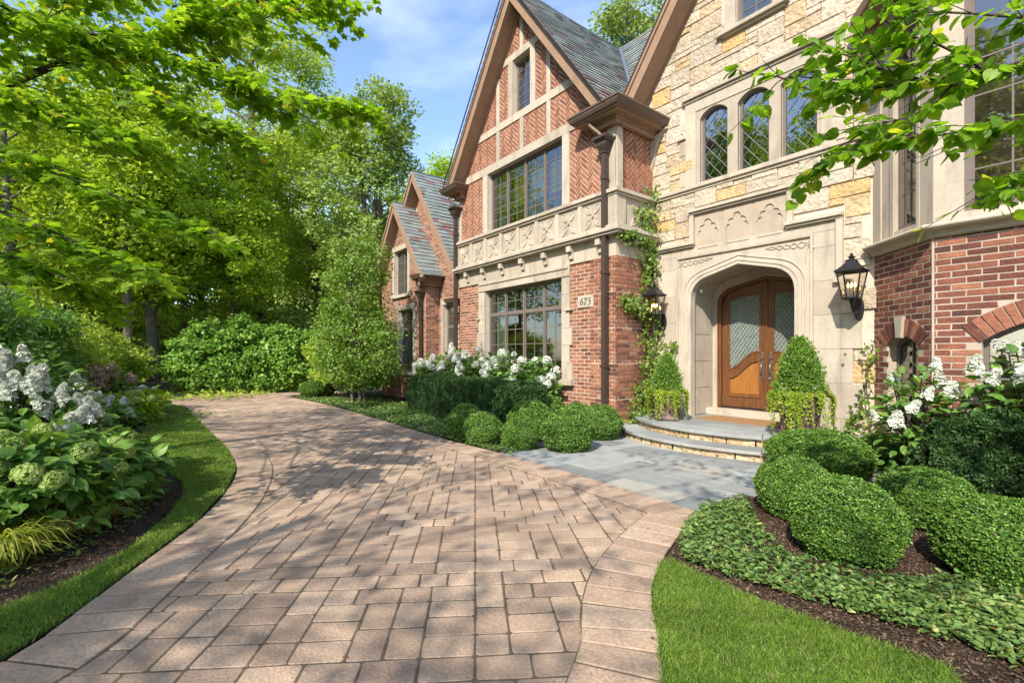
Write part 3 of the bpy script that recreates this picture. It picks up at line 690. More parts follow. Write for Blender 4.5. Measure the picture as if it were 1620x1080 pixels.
# porch: side walls, soffit, back wall round the door
DY = 9.15; fD = Fr((0, DY, 0), (1, 0, 0))
def reveal(loop, y0, y1):
    pts = loop[1:]+[loop[0]]; pts = pts[:-1]+[loop[0]]
    V = []; n = len(loop)
    order = [loop[1]]+loop[2:]+[loop[0]]
    for (u, v) in order: V += [(u, y0, v), (u, y1, v)]
    return np.array(V), np.array([(2*i, 2*i+1, 2*i+3, 2*i+2) for i in range(len(order)-1)])
V, F = reveal(O(XC-.985, XC+.985, 0, 2.52, 3.135), YE-.02, DY); md.add(V, F, 0, .35)
for z in (.83, 1.35, 1.87, 2.39):      # joints of the side walls as narrow raised blocks
    for s in (-1, 1):
        md.box(min(XC+s*.982, XC+s*.972), max(XC+s*.982, XC+s*.972), YE+.12, DY-.121, z-.515, z-.006, 0, rv=.4)
DC = XC+.05; dl, dr = DC-.93, DC+.93
door_arch = O(dl, dr, .42, 2.47, 2.93)
add_plate(md, fD, [rect(XC-1.2, XC+1.2, .3, 3.3), door_arch], -.12, 0, 0, .004)
ring_o = O(dl-.05, dr+.05, .42, 2.49, 2.99)
V, F = plate_arrays([[ring_o[0]]+ring_o[2:][::-1]+[ring_o[1]]+[door_arch[1]]+door_arch[2:]+[door_arch[0]]], .02, .004)
md.add(fD.to(V+np.array([0, 0, .01])), F, 0)
dbox(XC-1.0, XC+1.0, .30, .42, .28, 0, fr=fD)
# lancet surround
course_m = md
dbox(-5.24, -2.64, 6.30, 6.36, .10); dbox(-5.22, -2.66, 6.25, 6.30, .06)
dbox(-5.20, -2.68, 6.05, 6.25, .035)
dbox(-5.20, -4.98, 4.66, 6.05, .035); dbox(-2.88, -2.68, 4.66, 6.05, .035)
for k, v in enumerate((4.70, 5.0, 5.3)):
    if k != 1: dbox(-5.32, -5.2, v, v+.28, .033); dbox(-2.68, -2.56, v, v+.28, .033)
dbox(-5.36, -5.18, 5.60, 5.64, .07)
lan_loops = [segarch(a, b, lan_v[0], lan_v[1], lan_v[2]) for a, b in LAN]
add_plate(md, fE, [rect(-4.98, -2.88, 4.66, 6.06)]+[[(x, max(y, 4.661)) for x, y in [(a+.0, 4.70), (b, 4.70)]+segarch(a, b, lan_v[0], lan_v[1], lan_v[2])[2:]] for a, b in LAN], -.02, .02, 0, .004)
dbox(EX0, -2.2, 4.55, 4.60, .05); dbox(EX0, -2.2, 4.60, 4.66, .085)
# attic window dressing
dbox(-4.42, -4.22, 7.26, 8.6, .035); dbox(-3.60, -3.40, 7.26, 8.6, .035)
dbox(-4.55, -3.33, 7.17, 7.21, .12); dbox(-4.52, -3.36, 7.21, 7.26, .09); dbox(-4.45, -3.40, 7.13, 7.17, .07)
# ---------------------------------------------------------------- bay
mb_ = MB()
CW = (.27, .87, .25, 1.58, 1.72)           # small arched window in the canted face
FW = (.42, 2.0, .35, 1.62, 1.90)
add_plate(mb_, fC, [rect(0, BL, -.3, 2.86), segarch(*CW)], -.25, 0, 0)
add_plate(mb_, fB, [rect(0, 3.4, -.3, 2.86), segarch(*FW)], -.25, 0, 0)
def in_arch(A, g): 
    def f(u, v): return A[0]-g[0] < u < A[1]+g[0] and v < (arc_top(u, A[0], A[1], A[3], A[4])+g[1] if A[0] < u < A[1] else A[3]+g[2])
    return f
bricks(mb_, fC, 0, BL, 0, 2.86, [in_arch(CW, (.0, .23, -.0))], h=.0035, rough=.003, bl=.215, bh=.0765)
bricks(mb_, fB, 0, 3.4, 0, 2.86, [in_arch(FW, (.0, .25, -.0))], h=.0045, rough=.003, bl=.26, bh=.0765, off=.04)
def vouss(fr, A, hgt, n, key):
    u0, u1, _, vs, va = A; uc = (u0+u1)/2; hw = (u1-u0)/2; r = (hw*hw+(va-vs)**2)/(2*(va-vs)); cz = va-r; a0 = math.asin(min(1, hw/r))*1.03
    for i in range(n):
        t0 = -a0+2*a0*i/n+.006/r; t1 = -a0+2*a0*(i+1)/n-.006/r
        if key and abs((t0+t1)/2) < a0*.16: continue
        P = [(uc+r*sin(t0), cz+r*cos(t0)), (uc+(r+hgt)*sin(t0), cz+(r+hgt)*cos(t0)), (uc+(r+hgt)*sin(t1), cz+(r+hgt)*cos(t1)), (uc+r*sin(t1), cz+r*cos(t1))]
        tile(mb_, fr, P[::-1], 0, .014, .003, 1)
vouss(fC, CW, .22, 11, True); vouss(fB, FW, .24, 21, False)
kc = (CW[0]+CW[1])/2
mb_.box(-.012, .012, 0, 2.86, -.02, .006, 0, fB)
mt = MB()                                   # stone of the bay
def tb(fr, u0, u1, v0, v1, w1, w0=0, bv=.005): add_plate(mt, fr, [rect(u0, u1, v0, v1)], w0, w1, 0, bv)
add_plate(mt, fC, [[(kc-.05, CW[4]-.03), (kc+.05, CW[4]-.03), (kc+.08, CW[4]+.25), (kc-.08, CW[4]+.25)]], 0, .05, 0, .004)
t8 = math.tan(pi/8)
def wrap(v0, v1, w1, w0=-.25):
    # ledge following both faces with a mitred fold
    for fr, a0, a1, b0, b1 in ((fC, 0, 0, BL+w0*t8, BL+w1*t8), (fB, -w0*t8, -w1*t8, 3.4, 3.4)):
        V = [(a0, v0, w0), (b0, v0, w0), (b1, v0, w1), (a1, v0, w1), (a0, v1, w0), (b0, v1, w0), (b1, v1, w1), (a1, v1, w1)]
        mt.add(fr.to(V), [(0, 1, 2, 3), (7, 6, 5, 4), (3, 2, 6, 7), (0, 4, 5, 1), (0, 3, 7, 4), (1, 5, 6, 2)], 0, .6)
def wrap_prof(prof):
    for (va, wa), (vb, wb) in zip(prof[:-1], prof[1:]):
        for fr, s0, s1 in ((fC, 0, 1), (fB, 1, 0)):
            if fr is fC: V = [(0, va, wa), (BL+wa*t8, va, wa), (BL+wb*t8, vb, wb), (0, vb, wb)]
            else: V = [(-wa*t8, va, wa), (3.4, va, wa), (3.4, vb, wb), (-wb*t8, vb, wb)]
            mt.add(fr.to(V), [(0, 1, 2, 3)], 0, .6)
prof = [(2.86, -.02), (2.86, .03), (2.875, .05)]+[(2.875+.07*sin(t), .05+.09*(1-cos(t))) for t in np.linspace(0, pi/2, 7)]+[(2.955, .15)]+[(2.985+.03*sin(t), .135+.03*cos(t)) for t in np.linspace(-pi/2, pi/2, 7)]+[(3.035, .02), (3.035, -.2)]
wrap_prof(prof)
UW = (.42, .84, 3.12, 5.75); BW = (.27, 1.75, 3.12, 5.75)
add_plate(mt, fC, [rect(0, BL, 3.03, 6.15), rect(*UW)], -.16, -.0, 0, .003)
add_plate(mt, fB, [rect(0, 3.4, 3.03, 6.15), rect(*BW)], -.16, -.0, 0, .003)
tb(fC, .0, .17, 3.03, 6.1, .02); tb(fC, UW[0]-.08, UW[0], 3.04, 5.9, .012); tb(fC, UW[1], UW[1]+.06, 3.04, 5.9, .012)
window(fC, UW[0], UW[1], UW[2], UW[3], 1, [(2, 6)], rec=.05, fw=.045, curtain=[(UW[0]+.02, UW[0]+.16), (UW[1]-.13, UW[1]-.02)], label='tall narrow casement window in the canted side of the bay')
window(fB, BW[0], BW[1], BW[2], BW[3], 2, [(2, 6)], rec=.05, fw=.06, curtain=[(BW[0]+.9, BW[1]-.05)], label='broad casement window in the front of the bay')
# arched bay windows
def arched(fr, A, rec, panes, bar=.016, lead=False, label=None):
    u0, u1, v0, vs, va = A; m = MB(); fw = .045
    outer = segarch(u0, u1, v0, vs, va); inner = segarch(u0+fw, u1-fw, v0+fw, vs-.01, va-fw)
    add_plate(m, fr, [outer, inner], -rec-.05, -rec, 0, .003)
    o = m.build('window', M['frame'], house)
    if label: o['label'] = label
    b = MB(); pu, pv = panes
    if not lead:
        for x in range(1, pu): xx = u0+(u1-u0)*x/pu; b.box(xx-.011, xx+.011, v0+fw, arc_top(xx, u0, u1, vs, va)-fw, -rec-.035, -rec-.012, 0, fr)
        for y in range(1, pv): yy = v0+(vs-v0)*y/pv; b.box(u0+fw, u1-fw, yy-.011, yy+.011, -rec-.037, -rec-.010, 0, fr)
        b.build('glazing_bars', M['frame'], o)
    else:
        sp = panes[0]; a, c = u0+fw, u1-fw
        for sgn in (1, -1):
            for k in range(-40, 60):
                P = []
                for i in range(41):
                    x = a+(c-a)*i/40; y = v0+k*sp+sgn*(x-a)*1.25
                    if v0+fw < y < arc_top(x, u0, u1, vs, va)-fw: P.append((x, y))
                if len(P) > 3:
                    q = fr.to([(x, y, -rec-.02+.001*sgn) for x, y in (P[0], P[-1])]); b.tube(q, .0055, 4, 0, False, .5)
        b.build('leading', M['came'], o)
    g = MB(); V, F = plate_arrays([segarch(u0+.01, u1-.01, v0+.01, vs, va-.01)], .004); g.add(fr.to(V+np.array([0, 0, -rec-.028])), F, 0)
    g.build('pane', M['glass'], o)
    return o
arched(fC, CW, .12, (2, 3), label='small arched window under a keystone in the canted brick bay')
arched(fB, FW, .12, (4, 3), label='wide arched window in the brick front of the bay')
for i, (a, b) in enumerate(LAN): arched(fE, (a, b, lan_v[0]+.02, lan_v[1], lan_v[2]), .06, (.24, 0), lead=True, label='arched lancet window with diamond leading over the door')
window(fE, *ATT, 1, [(2, 6)], rec=.06, fw=.05, label='small attic window high in the stone gable')
window(fG, *W1, 4, [(2, 4), (2, 2)], (2.50,), curtain=[(-10.2, -9.75), (-7.75, -7.5)], label='four light ground floor window with a transom beside the door')
window(fG, *W2, 4, [(2, 5)], (), curtain=[(-10.1, -9.85), (-7.65, -7.5)], shade=(5.85, 5.15), label='four light bedroom window over the carved band')
window(fG, *W3, 1, [(2, 6)], (), label='small attic window high in the brick gable')
# ---------------------------------------------------------------- bay body and back of the house, floors
mk = MB()
add_plate(mk, Fr((0, 0, 6.12), (1, 0, 0), (0, 1, 0)), [[(-2.3, 9), (-2.42, 8.0), (-2.2, 7.72), (-1.68, 6.98), (2.2, 6.98), (2.2, 9)][::1]], 0, .14, 0)
mk.box(1.95, 2.05, 7.49, 8.3, 0, 6.1, 0)
mk.box(-1.2, 9, 8.1, 8.3, 0, 9, 0)
o = mk.build('bay_eave', M['rake'], house)
mc = MB()
mc.box(GX0+.01, GX0+.3, YG+.3, 14, 0, 6.1); mc.box(GX0, 9, 14, 14.3, 0, 6.1); mc.box(8.7, 9, 8.3, 14, 0, 6.1)
mc.box(GX1-.3, GX1-.002, YG+.3, YE, 0, 6.1)
mc.build('inner_wall', M['interior'], house)
mf = MB()
for z0_, z1_ in ((3.2, 4.4), (0, .29), (6.17, 6.4)):
    mf.box(GX0+.3, GX1-.61, YG+.32, 14, z0_, z1_); mf.box(GX1-.3, 8.7, YE+.32, 14, z0_, z1_)
mf.build('floor_structure', M['interior'], house)
ms.build('stone_dressing', M['limestone'], house)
md.build('door_surround', [M['limestone'], M['limestone_dark']], house)
mt.build('bay_stonework', M['limestone'], house)
m.build('brick_wall', [M['mortar'], M['brick']], house)
mh.build('herringbone_panel', [M['mortar'], M['herring_brick']], house)
me_.build('limestone_wall', [M['mortar'], M['rubble']], house)
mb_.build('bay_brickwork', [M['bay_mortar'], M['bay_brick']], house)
m2 = MB(); m2.box(0, 1.15, 4.6, 6.1, -.02, .0, 0, fR); m2.build('return_wall', M['mortar'], house)
# ---------------------------------------------------------------- roofs with slates
def slates(mb, O_, U, Vd, poly, mat=1, course=.17, wid=(.22, .40), th=.012, flare=None):
    fr = Fr(O_, U, Vd); us = [p[0] for p in poly]; vs = [p[1] for p in poly]
    v = min(vs); k = 0
    while v < max(vs):
        u = min(us)-rnd.uniform(0, .3)
        while u < max(us):
            w_ = rnd.uniform(*wid)
            p = clip([(u+.003, v), (u+w_-.003, v), (u+w_-.003, v+course+.03), (u+.003, v+course+.03)], poly)
            if p:
                tt = th+rnd.uniform(-.002, .005)
                def hgt(pv): return tt*2.0*(1-(pv-v)/(course+.03))+.004
                n = len(p); V = [(x, y, hgt(y)) for x, y in p]+[(x, y, -.01) for x, y in p]
                F = [tuple(range(n))]+[(i, (i+1) % n, n+(i+1) % n, n+i)[::-1] for i in range(n)]
                mb.add(fr.to(V), F, mat)
            u += w_
        v += course; k += 1
RK = YG-.43
sl = sqrt(1+PITCH**2)
ridge_z = EAVE+PITCH*2.86
mr_ = MB()
# gable roof: right slope from the eave upwards, left slope; solid underlay
def roof_pair(mb, xc, half, z0, y0, y1, pitch, both=True, fl=None):
    zr = z0+pitch*half; s_ = sqrt(1+pitch**2); n = half*s_
    for s in ((1, -1) if both else (1,)):
        Vd = (-s*1, 0, pitch)
        U = (0, 1, 0) if s > 0 else (0, -1, 0)
        y00 = y0 if s > 0 else y1
        Oo = (xc+s*half, y00, z0)
        slates(mb, Oo, U, Vd, rect(0, y1-y0, -.08, n))
        fr = Fr(Oo, U, Vd); mb.add(fr.to([(0, -.08, -.02), (y1-y0, -.08, -.02), (y1-y0, n, -.02), (0, n, -.02)]), [(0, 1, 2, 3)], 0, .5)
roof_pair(mr_, CXG, 2.88, EAVE, RK, 10.8, PITCH)
MY = 10.7; half_main = 2.9
Oo = (-14, MY-half_main, EAVE); 
v0_ = .40*sl
slates(mr_, Oo, (1, 0, 0), (0, 1, PITCH), [(14-6.35, v0_), (14-3.9, half_main*sl), (14-8.85, half_main*sl)])
fr = Fr(Oo, (1, 0, 0), (0, 1, PITCH)); mr_.add(fr.to([(14-6.35, v0_, -.02), (14-3.9, half_main*sl, -.02), (14-8.85, half_main*sl, -.02)]), [(0, 1, 2)], 0, .5)
V = [(-12, MY, ridge_z), (10, MY, ridge_z), (10, MY+3.2, EAVE-.4), (-12, MY+3.2, EAVE-.4)]; mr_.add(V, [(0, 1, 2, 3)], 0, .5)
# gable end of the main body at the left, and the entrance gable roof
mr_.add([(-11.75, MY-2.9, EAVE), (-11.75, MY+2.9, EAVE), (-11.75, MY, ridge_z)], [(0, 1, 2)], 0, .5)
roof_pair(mr_, ea[0], 2.80, EAVE, YE-.43, 10.8, PITCH)
mr_.tube([(CXG, RK, ridge_z+.02), (CXG, 10.7, ridge_z+.02)], .035, 8, 0)
mr_.tube([(-11.9, MY, ridge_z+.04), (9, MY, ridge_z+.04)], .035, 8, 0)
mr_.tube([(GX1, MY-2.9, EAVE+.06), (CXG+.1, MY-.1, ridge_z-.02)], .05, 6, 0)
mr_.build('roof', [M['lead'], M['slate']], house)
# rake boards
mrk = MB()
def rake(xc, half, z0, y_front, y_wall, pitch, wd=.24, both=(1, -1), cut=False):
    for s in both:
        zr = z0+pitch*half; k = sqrt(1+pitch**2)
        # outer crown board, face board, soffit
        def quadprism(d0, d1, ya, yb, lo=0):
            # strip along the slope between perpendicular offsets d0..d1 below the roof line
            a0 = d0*k; a1 = d1*k
            P = [(xc+s*(half-(a0/pitch if cut else 0)), z0-(0 if cut else a0)), (xc, zr-a0), (xc, zr-a1), (xc+s*(half-(a1/pitch if cut else 0)), z0-(0 if cut else a1))]
            V = [(x, ya, z) for x, z in P]+[(x, yb, z) for x, z in P]
            F = [(0, 1, 2, 3), (7, 6, 5, 4), (0, 4, 5, 1), (3, 2, 6, 7), (1, 5, 6, 2), (0, 3, 7, 4)]
            mrk.add(V, F if s > 0 else [f[::-1] for f in F], 0, .5)
        quadprism(.0, .06, y_front-.05, y_front+.03)
        quadprism(.06, wd, y_front-.015, y_front+.03)
        quadprism(wd-.03, wd+.01, y_front+.03, y_wall)
        quadprism(wd-.05, wd+.06, y_wall-.05, y_wall)
rake(CXG, 2.88, EAVE+.02, RK+.06, YG, PITCH, cut=True); rake(ea[0], 2.80, EAVE+.02, YE-.43, YE, PITCH, cut=True)
mrk.build('bargeboard', M['rake'], house)
mcop = MB()
for xc, hf, y in ((CXG, 2.88, RK), (ea[0], 2.8, YE-.43)):
    for s in (1, -1): mcop.tube([(xc+s*(hf+.02), y-.055, EAVE+.015), (xc, y-.055, EAVE+PITCH*hf+.035)], .018, 5)
mcop.build('drip_edge', M['bronze'], house)
# eave boxes with moulded gutters
def eave_box(x0, x1, y0, y1, zt, walls):
    """gutter profile round an eave return; x0..x1 and y0..y1 the outer rectangle at the top"""
    g = MB()
    prof = [(0, 0), (0, -.035), (-.02, -.05), (-.02, -.075), (-.05, -.13), (-.085, -.15), (-.085, -.165)]
    def ringpts(off, z): return [(x0-off, y0-off, z), (x1+off, y0-off, z), (x1+off, y1, z), (x0-off, y1, z)]
    for (o0, z0), (o1, z1) in zip(prof[:-1], prof[1:]):
        A, B = ringpts(o0, zt+z0), ringpts(o1, zt+z1); g.add(A+B, [(0, 4, 5, 1), (1, 5, 6, 2), (3, 7, 4, 0)], 0, .5)
    g.add([(x0, y0, zt), (x1, y0, zt), (x1, y1, zt), (x0, y1, zt)], [(0, 1, 2, 3)], 0, .5)
    g.build('gutter', M['gutter'], house)
    s = MB(); i = .085
    A = ringpts(-i, zt-.165); s.add(A, [(3, 2, 1, 0)], 0, .5)
    # bed moulding against the walls
    for (a, b, c, d) in walls:
        s.box(a, b, c, d, zt-.25, zt-.166, 0); s.box(a+.03, b-.03, c+.03, d, zt-.33, zt-.25, 0)
    s.box(x0+i+.05, x1-i-.05, y0+i+.05, y1, zt-.20, zt-.1655, 0)
    s.build('soffit', M['rake'], house)
eave_box(-6.84, GX1+.42, YG-.45, YE, 6.16, [(-6.5, GX1+.14, YG-.16, YG+.0), (GX1, GX1+.14, YG, YE)])
eave_box(GX0-.42, -11.12, YG-.45, YG+.4, 6.16, [(GX0-.12, -11.3, YG-.16, YG)])
# curved knee between eave and stone wall
mkn = MB()
add_plate(mkn, Fr((GX1, YE, 0), (1, 0, 0)), [[(0, 5.2), (0, 5.86), (.38, 5.99), (.38, 5.95)]+[(.38-.30*sin(t), 5.95-.62*(1-cos(t))) for t in np.linspace(.1, 1.45, 8)]], 0, .08, 0, .004)
mkn.build('knee_stone', M['limestone'], house)
# downpipes with hopper heads
def downpipe(x, y, ztop, zbot, gx, gy, gz, r=.048, wally=None, mat='bronze', s=1):
    p = MB(); p.box(x-r, x+r, y-r, y+r, zbot, ztop-.3*s)
    for z in np.arange(zbot+1.2, ztop-.5, 1.8): p.box(x-r-.012, x+r+.012, y-r-.012, y+r+.012, z, z+.06)
    for z in np.arange(zbot+1.23, ztop-.5, 1.8): p.box(x-.02, x+.02, y+r, wally, z, z+.03)
    o = p.build('downpipe', M[mat], house)
    h = MB()
    for (a, b, c, d) in ((.62, .72, -.30, -.24), (.8, 1.15, -.24, -.16), (1.15, 1.15, -.16, -.09), (1.3, 1.6, -.09, -.05), (1.75, 1.75, -.05, 0)):
        w0, w1 = a*.1*s, b*.1*s; z0, z1 = ztop+c*s, ztop+d*s
        V = [(x-w0, y-w0, z0), (x+w0, y-w0, z0), (x+w0, y+w0, z0), (x-w0, y+w0, z0), (x-w1, y-w1, z1), (x+w1, y-w1, z1), (x+w1, y+w1, z1), (x-w1, y+w1, z1)]
        h.add(V, [(0, 3, 2, 1), (4, 5, 6, 7), (0, 1, 5, 4), (1, 2, 6, 5), (2, 3, 7, 6), (3, 0, 4, 7)])
    h.build('hopper_head', M[mat], o)
    e = MB(); P = smooth_line([(gx, gy, gz), (gx, gy, gz-.09*s), ((gx+x)/2, (gy+y)/2, (gz+ztop)/2-.05*s), (x, y, ztop-.02)], 5)
    e.tube(P, .042*s, 8); e.build('gooseneck', M['gutter'], o)
downpipe(-6.13, YG-.13, 5.62, .02, -6.38, YG-.26, 5.99, wally=YG)
downpipe(-11.62, YG-.13, 5.62, .02, -11.75, YG-.26, 5.99, wally=YG)
# ---------------------------------------------------------------- front door
def doorleaf(a, b, hinge_left, label):
    m = MB(); dy = -.05
    full = O(dl+.07, dr-.07, .45, 2.44, 2.86)
    ctop = lambda u: next((min(p[1], q[1])+(max(p[1], q[1])-min(p[1], q[1]))*0 for p, q in zip(full[2:-1], full[3:]) if min(p[0], q[0]) <= u <= max(p[0], q[0])), 2.4)
    def top(u):
        P = full[2:]
        for p, q in zip(P[:-1], P[1:]):
            if min(p[0], q[0])-1e-6 <= u <= max(p[0], q[0])+1e-6 and abs(p[0]-q[0]) > 1e-6: return p[1]+(q[1]-p[1])*(u-p[0])/(q[0]-p[0])
        return 2.44
    us = np.linspace(a, b, 14)
    outline = [(a, .45), (b, .45)]+[(u, top(u)) for u in us[::-1]]
    meet = b if hinge_left else a; out = a if hinge_left else b; sg = 1 if hinge_left else -1
    st = .13
    ga, gb = a+st+(.0 if hinge_left else -.02), b-st+(.02 if hinge_left else 0)
    def low(u, d=0):   # ogee lower edge of the glass, rising towards the meeting stile
        t = (u-out)/(meet-out); t = min(max((t-.18)/.6, 0), 1); return 1.13+d+.33*(3*t*t-2*t**3)
    gs = np.linspace(ga, gb, 16)
    glass = [(u, low(u, .06)) for u in gs]+[(u, min(top(u)-.15, 2.62)) for u in gs[::-1]]
    panel = [(ga, .66), (gb, .66)]+[(u, low(u, -.10)) for u in gs[::-1]]
    add_plate(m, fD, [outline, glass, panel], dy-.045, dy, 0, .004)
    def shrink(P, d): return [tuple(p) for p in inset(P, d)]
    for P, w1 in ((glass, .012), (panel, .012)):
        add_plate(m, fD, [shrink(P, -.012), shrink(P, .022)], dy-.01, dy+w1, 0, .005)
    o = m.build('door', M['wood'], house); o['label'] = label
    pn = MB(); add_plate(pn, fD, [shrink(panel, -.005)], dy-.04, dy-.022, 0); add_plate(pn, fD, [shrink(panel, .045)], dy-.03, dy-.004, 0, .012, res=2)
    pn.build('panel', M['wood_panel'], o)
    g = MB(); V, F = plate_arrays([shrink(glass, -.006)], .004); g.add(fD.to(V+np.array([0, 0, dy-.025])), F, 0, .5); g.build('pane', M['door_glass'], o)
    ld = MB()
    for sgn in (1, -1):
        for k in range(-40, 60):
            P = []
            for i in range(61):
                u = ga+(gb-ga)*i/60; v = 1.0+k*.105+sgn*(u-ga)*1.45
                if low(u, .07) < v < min(top(u)-.16, 2.61): P.append((u, v))
            if len(P) > 3: ld.tube(fD.to([(x, y, dy-.016+.001*sgn) for x, y in (P[0], P[-1])]), .0042, 4, 0, False, .5)
    ld.build('leading', M['lead'], o)
    hd = MB(); hu = meet-sg*.075; w0 = dy
    add_plate(hd, fD, [[(hu+x*.034*(1+.25*sin(y*40)), 1.02+y) for x, y in ((-1, 0), (0, -.02), (1, 0), (1, .08), (.8, .2), (.8, .3), (1, .42), (.6, .48), (0, .50), (-.6, .48), (-1, .42), (-.8, .3), (-.8, .2), (-1, .08))]], w0, w0+.012, 0, .003)
    hd.tube(fD.to(smooth_line([(hu, 1.10, w0+.01), (hu, 1.13, w0+.05), (hu, 1.20, w0+.065), (hu, 1.28, w0+.045), (hu, 1.31, w0+.01)], 5)), .012, 8)
    hd.tube(fD.to([(hu, 1.41, w0+.01), (hu, 1.41, w0+.045)]), .024, 12)
    hd.build('handle', M['hardware'], o)
    return o
doorleaf(dl+.07, DC-.004, True, 'left leaf of the brown wooden double door'); doorleaf(DC+.004, dr-.07, False, 'right leaf of the brown wooden double door')
mfr = MB()
fo, fi = O(dl, dr, .42, 2.47, 2.93), O(dl+.065, dr-.065, .42, 2.445, 2.865)
lo = [fo[0]]+fo[2:][::-1]+[fo[1]]; li = [fi[1]]+fi[2:]+[fi[0]]
add_plate(mfr, fD, [lo+li], -.12, .01, 0, .008)
fi2 = O(dl+.03, dr-.03, .42, 2.46, 2.90)
add_plate(mfr, fD, [lo+[fi2[1]]+fi2[2:]+[fi2[0]]], .01, .03, 0, .006)
add_plate(mfr, fD, [rect(DC-.022, DC+.022, .46, 2.83)], -.05, -.025, 0, .006)
mfr.build('door_frame', M['wood'], house)
mth = MB(); mth.box(dl, dr, .42, .449, -.12, .02, 0, fD); mth.build('threshold', M['black'], house)
mhall = MB(); mhall.box(XC-1.5, XC+1.5, DY+2.2, DY+2.3, .3, 3.1); mhall.box(XC-.55, XC-.35, DY+1.2, DY+1.4, .3, 3.1); mhall.build('hall_wall', M['curtain'], house)
# ================================================================ FAR WING (lower brick wing at the left end)
wing = thing('garage_wing', (-14, 7.2, 0), 'lower brick wing with two slate gables left of the main gable', 'house')
YA, YB = 7.6, 7.12
fA = Fr((0, YA, 0), (1, 0, 0)); fBW = Fr((0, YB, 0), (1, 0, 0)); fBR = Fr((-13.65, YB, 0), (0, 1, 0))
def apz(z0, half, p): return z0+p*half
wb = MB()
A_c, A_h, A_z, A_p = -14.8, 2.85, 3.85, 1.335
B_c, B_h, B_z, B_p = -15.40, 1.95, 4.10, 1.32
add_plate(wb, fA, [[(-17.6, -.3), (-11.6, -.3), (-11.6, 3.6), (A_c+A_h, A_z), (A_c, apz(A_z, A_h, A_p)), (A_c-A_h, A_z)], rect(-13.32, -12.62, .8, 3.05)], -.3, 0, 0)
BWu = (-16.0, -14.95, 4.06, 5.25); BWl = (-15.6, -14.5, .9, 3.0)
BWu = (-15.98, -14.92, 3.55, 5.1)
add_plate(wb, fBW, [[(-17.15, -.3), (-13.65, -.3), (-13.65, 4.1), (B_c+1.75, 4.1), (B_c, apz(B_z, B_h, B_p)-.15), (B_c-1.75, 4.1), (-17.15, 4.1)], rect(*BWu), rect(*BWl)], -.3, 0, 0)
def gclip(c, h, z, p, base, x0, x1): return [(x0, base), (x1, base), (x1, min(z, z+p*(c+h-x1))) if x1 > c+h*.99 else (x1, z+p*(c+h-x1)), (c, z+p*h), (x0, z+p*(x0-c+h))]
bricks(wb, fA, -13.65, -11.6, 0, 3.9, [(-13.42, -12.52, .75, 3.15)], clipper=[(-13.65, 0), (-11.6, 0), (-11.6, 3.55), (A_c+A_h, A_z), (-13.65, A_z+A_p*(A_c+A_h+13.65))])
bricks(wb, fA, -15.2, -11.9, 3.9, 7.7, [], clipper=[(-15.2, 3.9), (-11.9, 3.9), (A_c, apz(A_z, A_h, A_p)-.05), (-15.2, 7.0)])
bricks(wb, fBW, -17.15, -13.65, 0, 4.1, [(BWu[0]-.1, BWu[1]+.1, BWu[2]-.05, 5.3), (BWl[0]-.1, BWl[1]+.1, .8, 3.1)])
bricks(wb, fBW, -17.15, -13.65, 4.05, 6.6, [(BWu[0]-.1, BWu[1]+.1, BWu[2]-.05, 5.2)], clipper=[(-17.15, 4.05), (-13.65, 4.05), (B_c, apz(B_z, B_h, B_p)-.15)])
bricks(wb, fBR, 0, .48, 0, 4.0); wb.box(-13.75, -13.651, YB+.29, YA, 0, 4.0, 0)
wb.build('brick_wall', [M['mortar'], M['brick']], wing)
wsx = MB()
def wbx(fr, a, b, c, d, w_): add_plate(wsx, fr, [rect(a, b, c, d)], 0, w_, 0, .004)
for fr, (a, b, c, d) in ((fA, (-13.32, -12.62, .8, 3.05)), (fBW, BWu), (fBW, BWl)):
    wbx(fr, a-.14, b+.14, d, d+.17, .05); wbx(fr, a-.14, a, c, d, .04); wbx(fr, b, b+.14, c, d, .04); wbx(fr, a-.18, b+.18, c-.1, c, .09)
wsx.build('stone_dressing', M['limestone'], wing)
window(fA, -13.32, -12.62, .8, 3.05, 1, [(2, 4), (2, 2)], (2.35,), parent=wing, curtain=[(-13.2, -12.7)], label='narrow ground floor window beside the main gable')
window(fBW, *BWu, 2, [(2, 4)], (), parent=wing, curtain=[(-15.9, -15.55), (-15.35, -15.0)], label='upper window under the smaller slate gable')
window(fBW, *BWl, 2, [(2, 4), (2, 2)], (2.35,), parent=wing, curtain=[(-15.5, -15.2), (-14.9, -14.6)], label='ground floor window behind the small leafy tree')
wr = MB()
def wing_roof(mb, xc, half, z0, y0, y1, pitch, flare):
    k = sqrt(1+pitch**2); n = half*k
    for s in (1, -1):
        U = (0, 1, 0) if s > 0 else (0, -1, 0); y00 = y0 if s > 0 else y1
        # main straight part and flatter flare at the foot
        slates(mb, (xc+s*half, y00, z0), U, (-s, 0, pitch), rect(0, y1-y0, 0, n))
        fr = Fr((xc+s*half, y00, z0), U, (-s, 0, pitch)); mb.add(fr.to([(0, 0, -.02), (y1-y0, 0, -.02), (y1-y0, n, -.02), (0, n, -.02)]), [(0, 1, 2, 3)], 0, .5)
        if flare:
            slates(mb, (xc+s*(half+.22), y00, z0-.17), U, (-s, 0, .77), rect(0, y1-y0, 0, .28), course=.14)
            mb.add([(xc+s*(half+.22), y0, z0-.19), (xc+s*(half+.22), y1, z0-.19), (xc+s*half, y1, z0-.02), (xc+s*half, y0, z0-.02)], [(0, 1, 2, 3)], 0, .5)
wing_roof(wr, A_c, A_h, A_z, YA-.4, 12.5, A_p, False); wing_roof(wr, B_c, B_h, B_z+.0, YB-.32, YA+2.2, B_p, True)
wr.tube([(A_c, YA-.4, apz(A_z, A_h, A_p)+.02), (A_c, 12.5, apz(A_z, A_h, A_p)+.02)], .03, 6, 0)
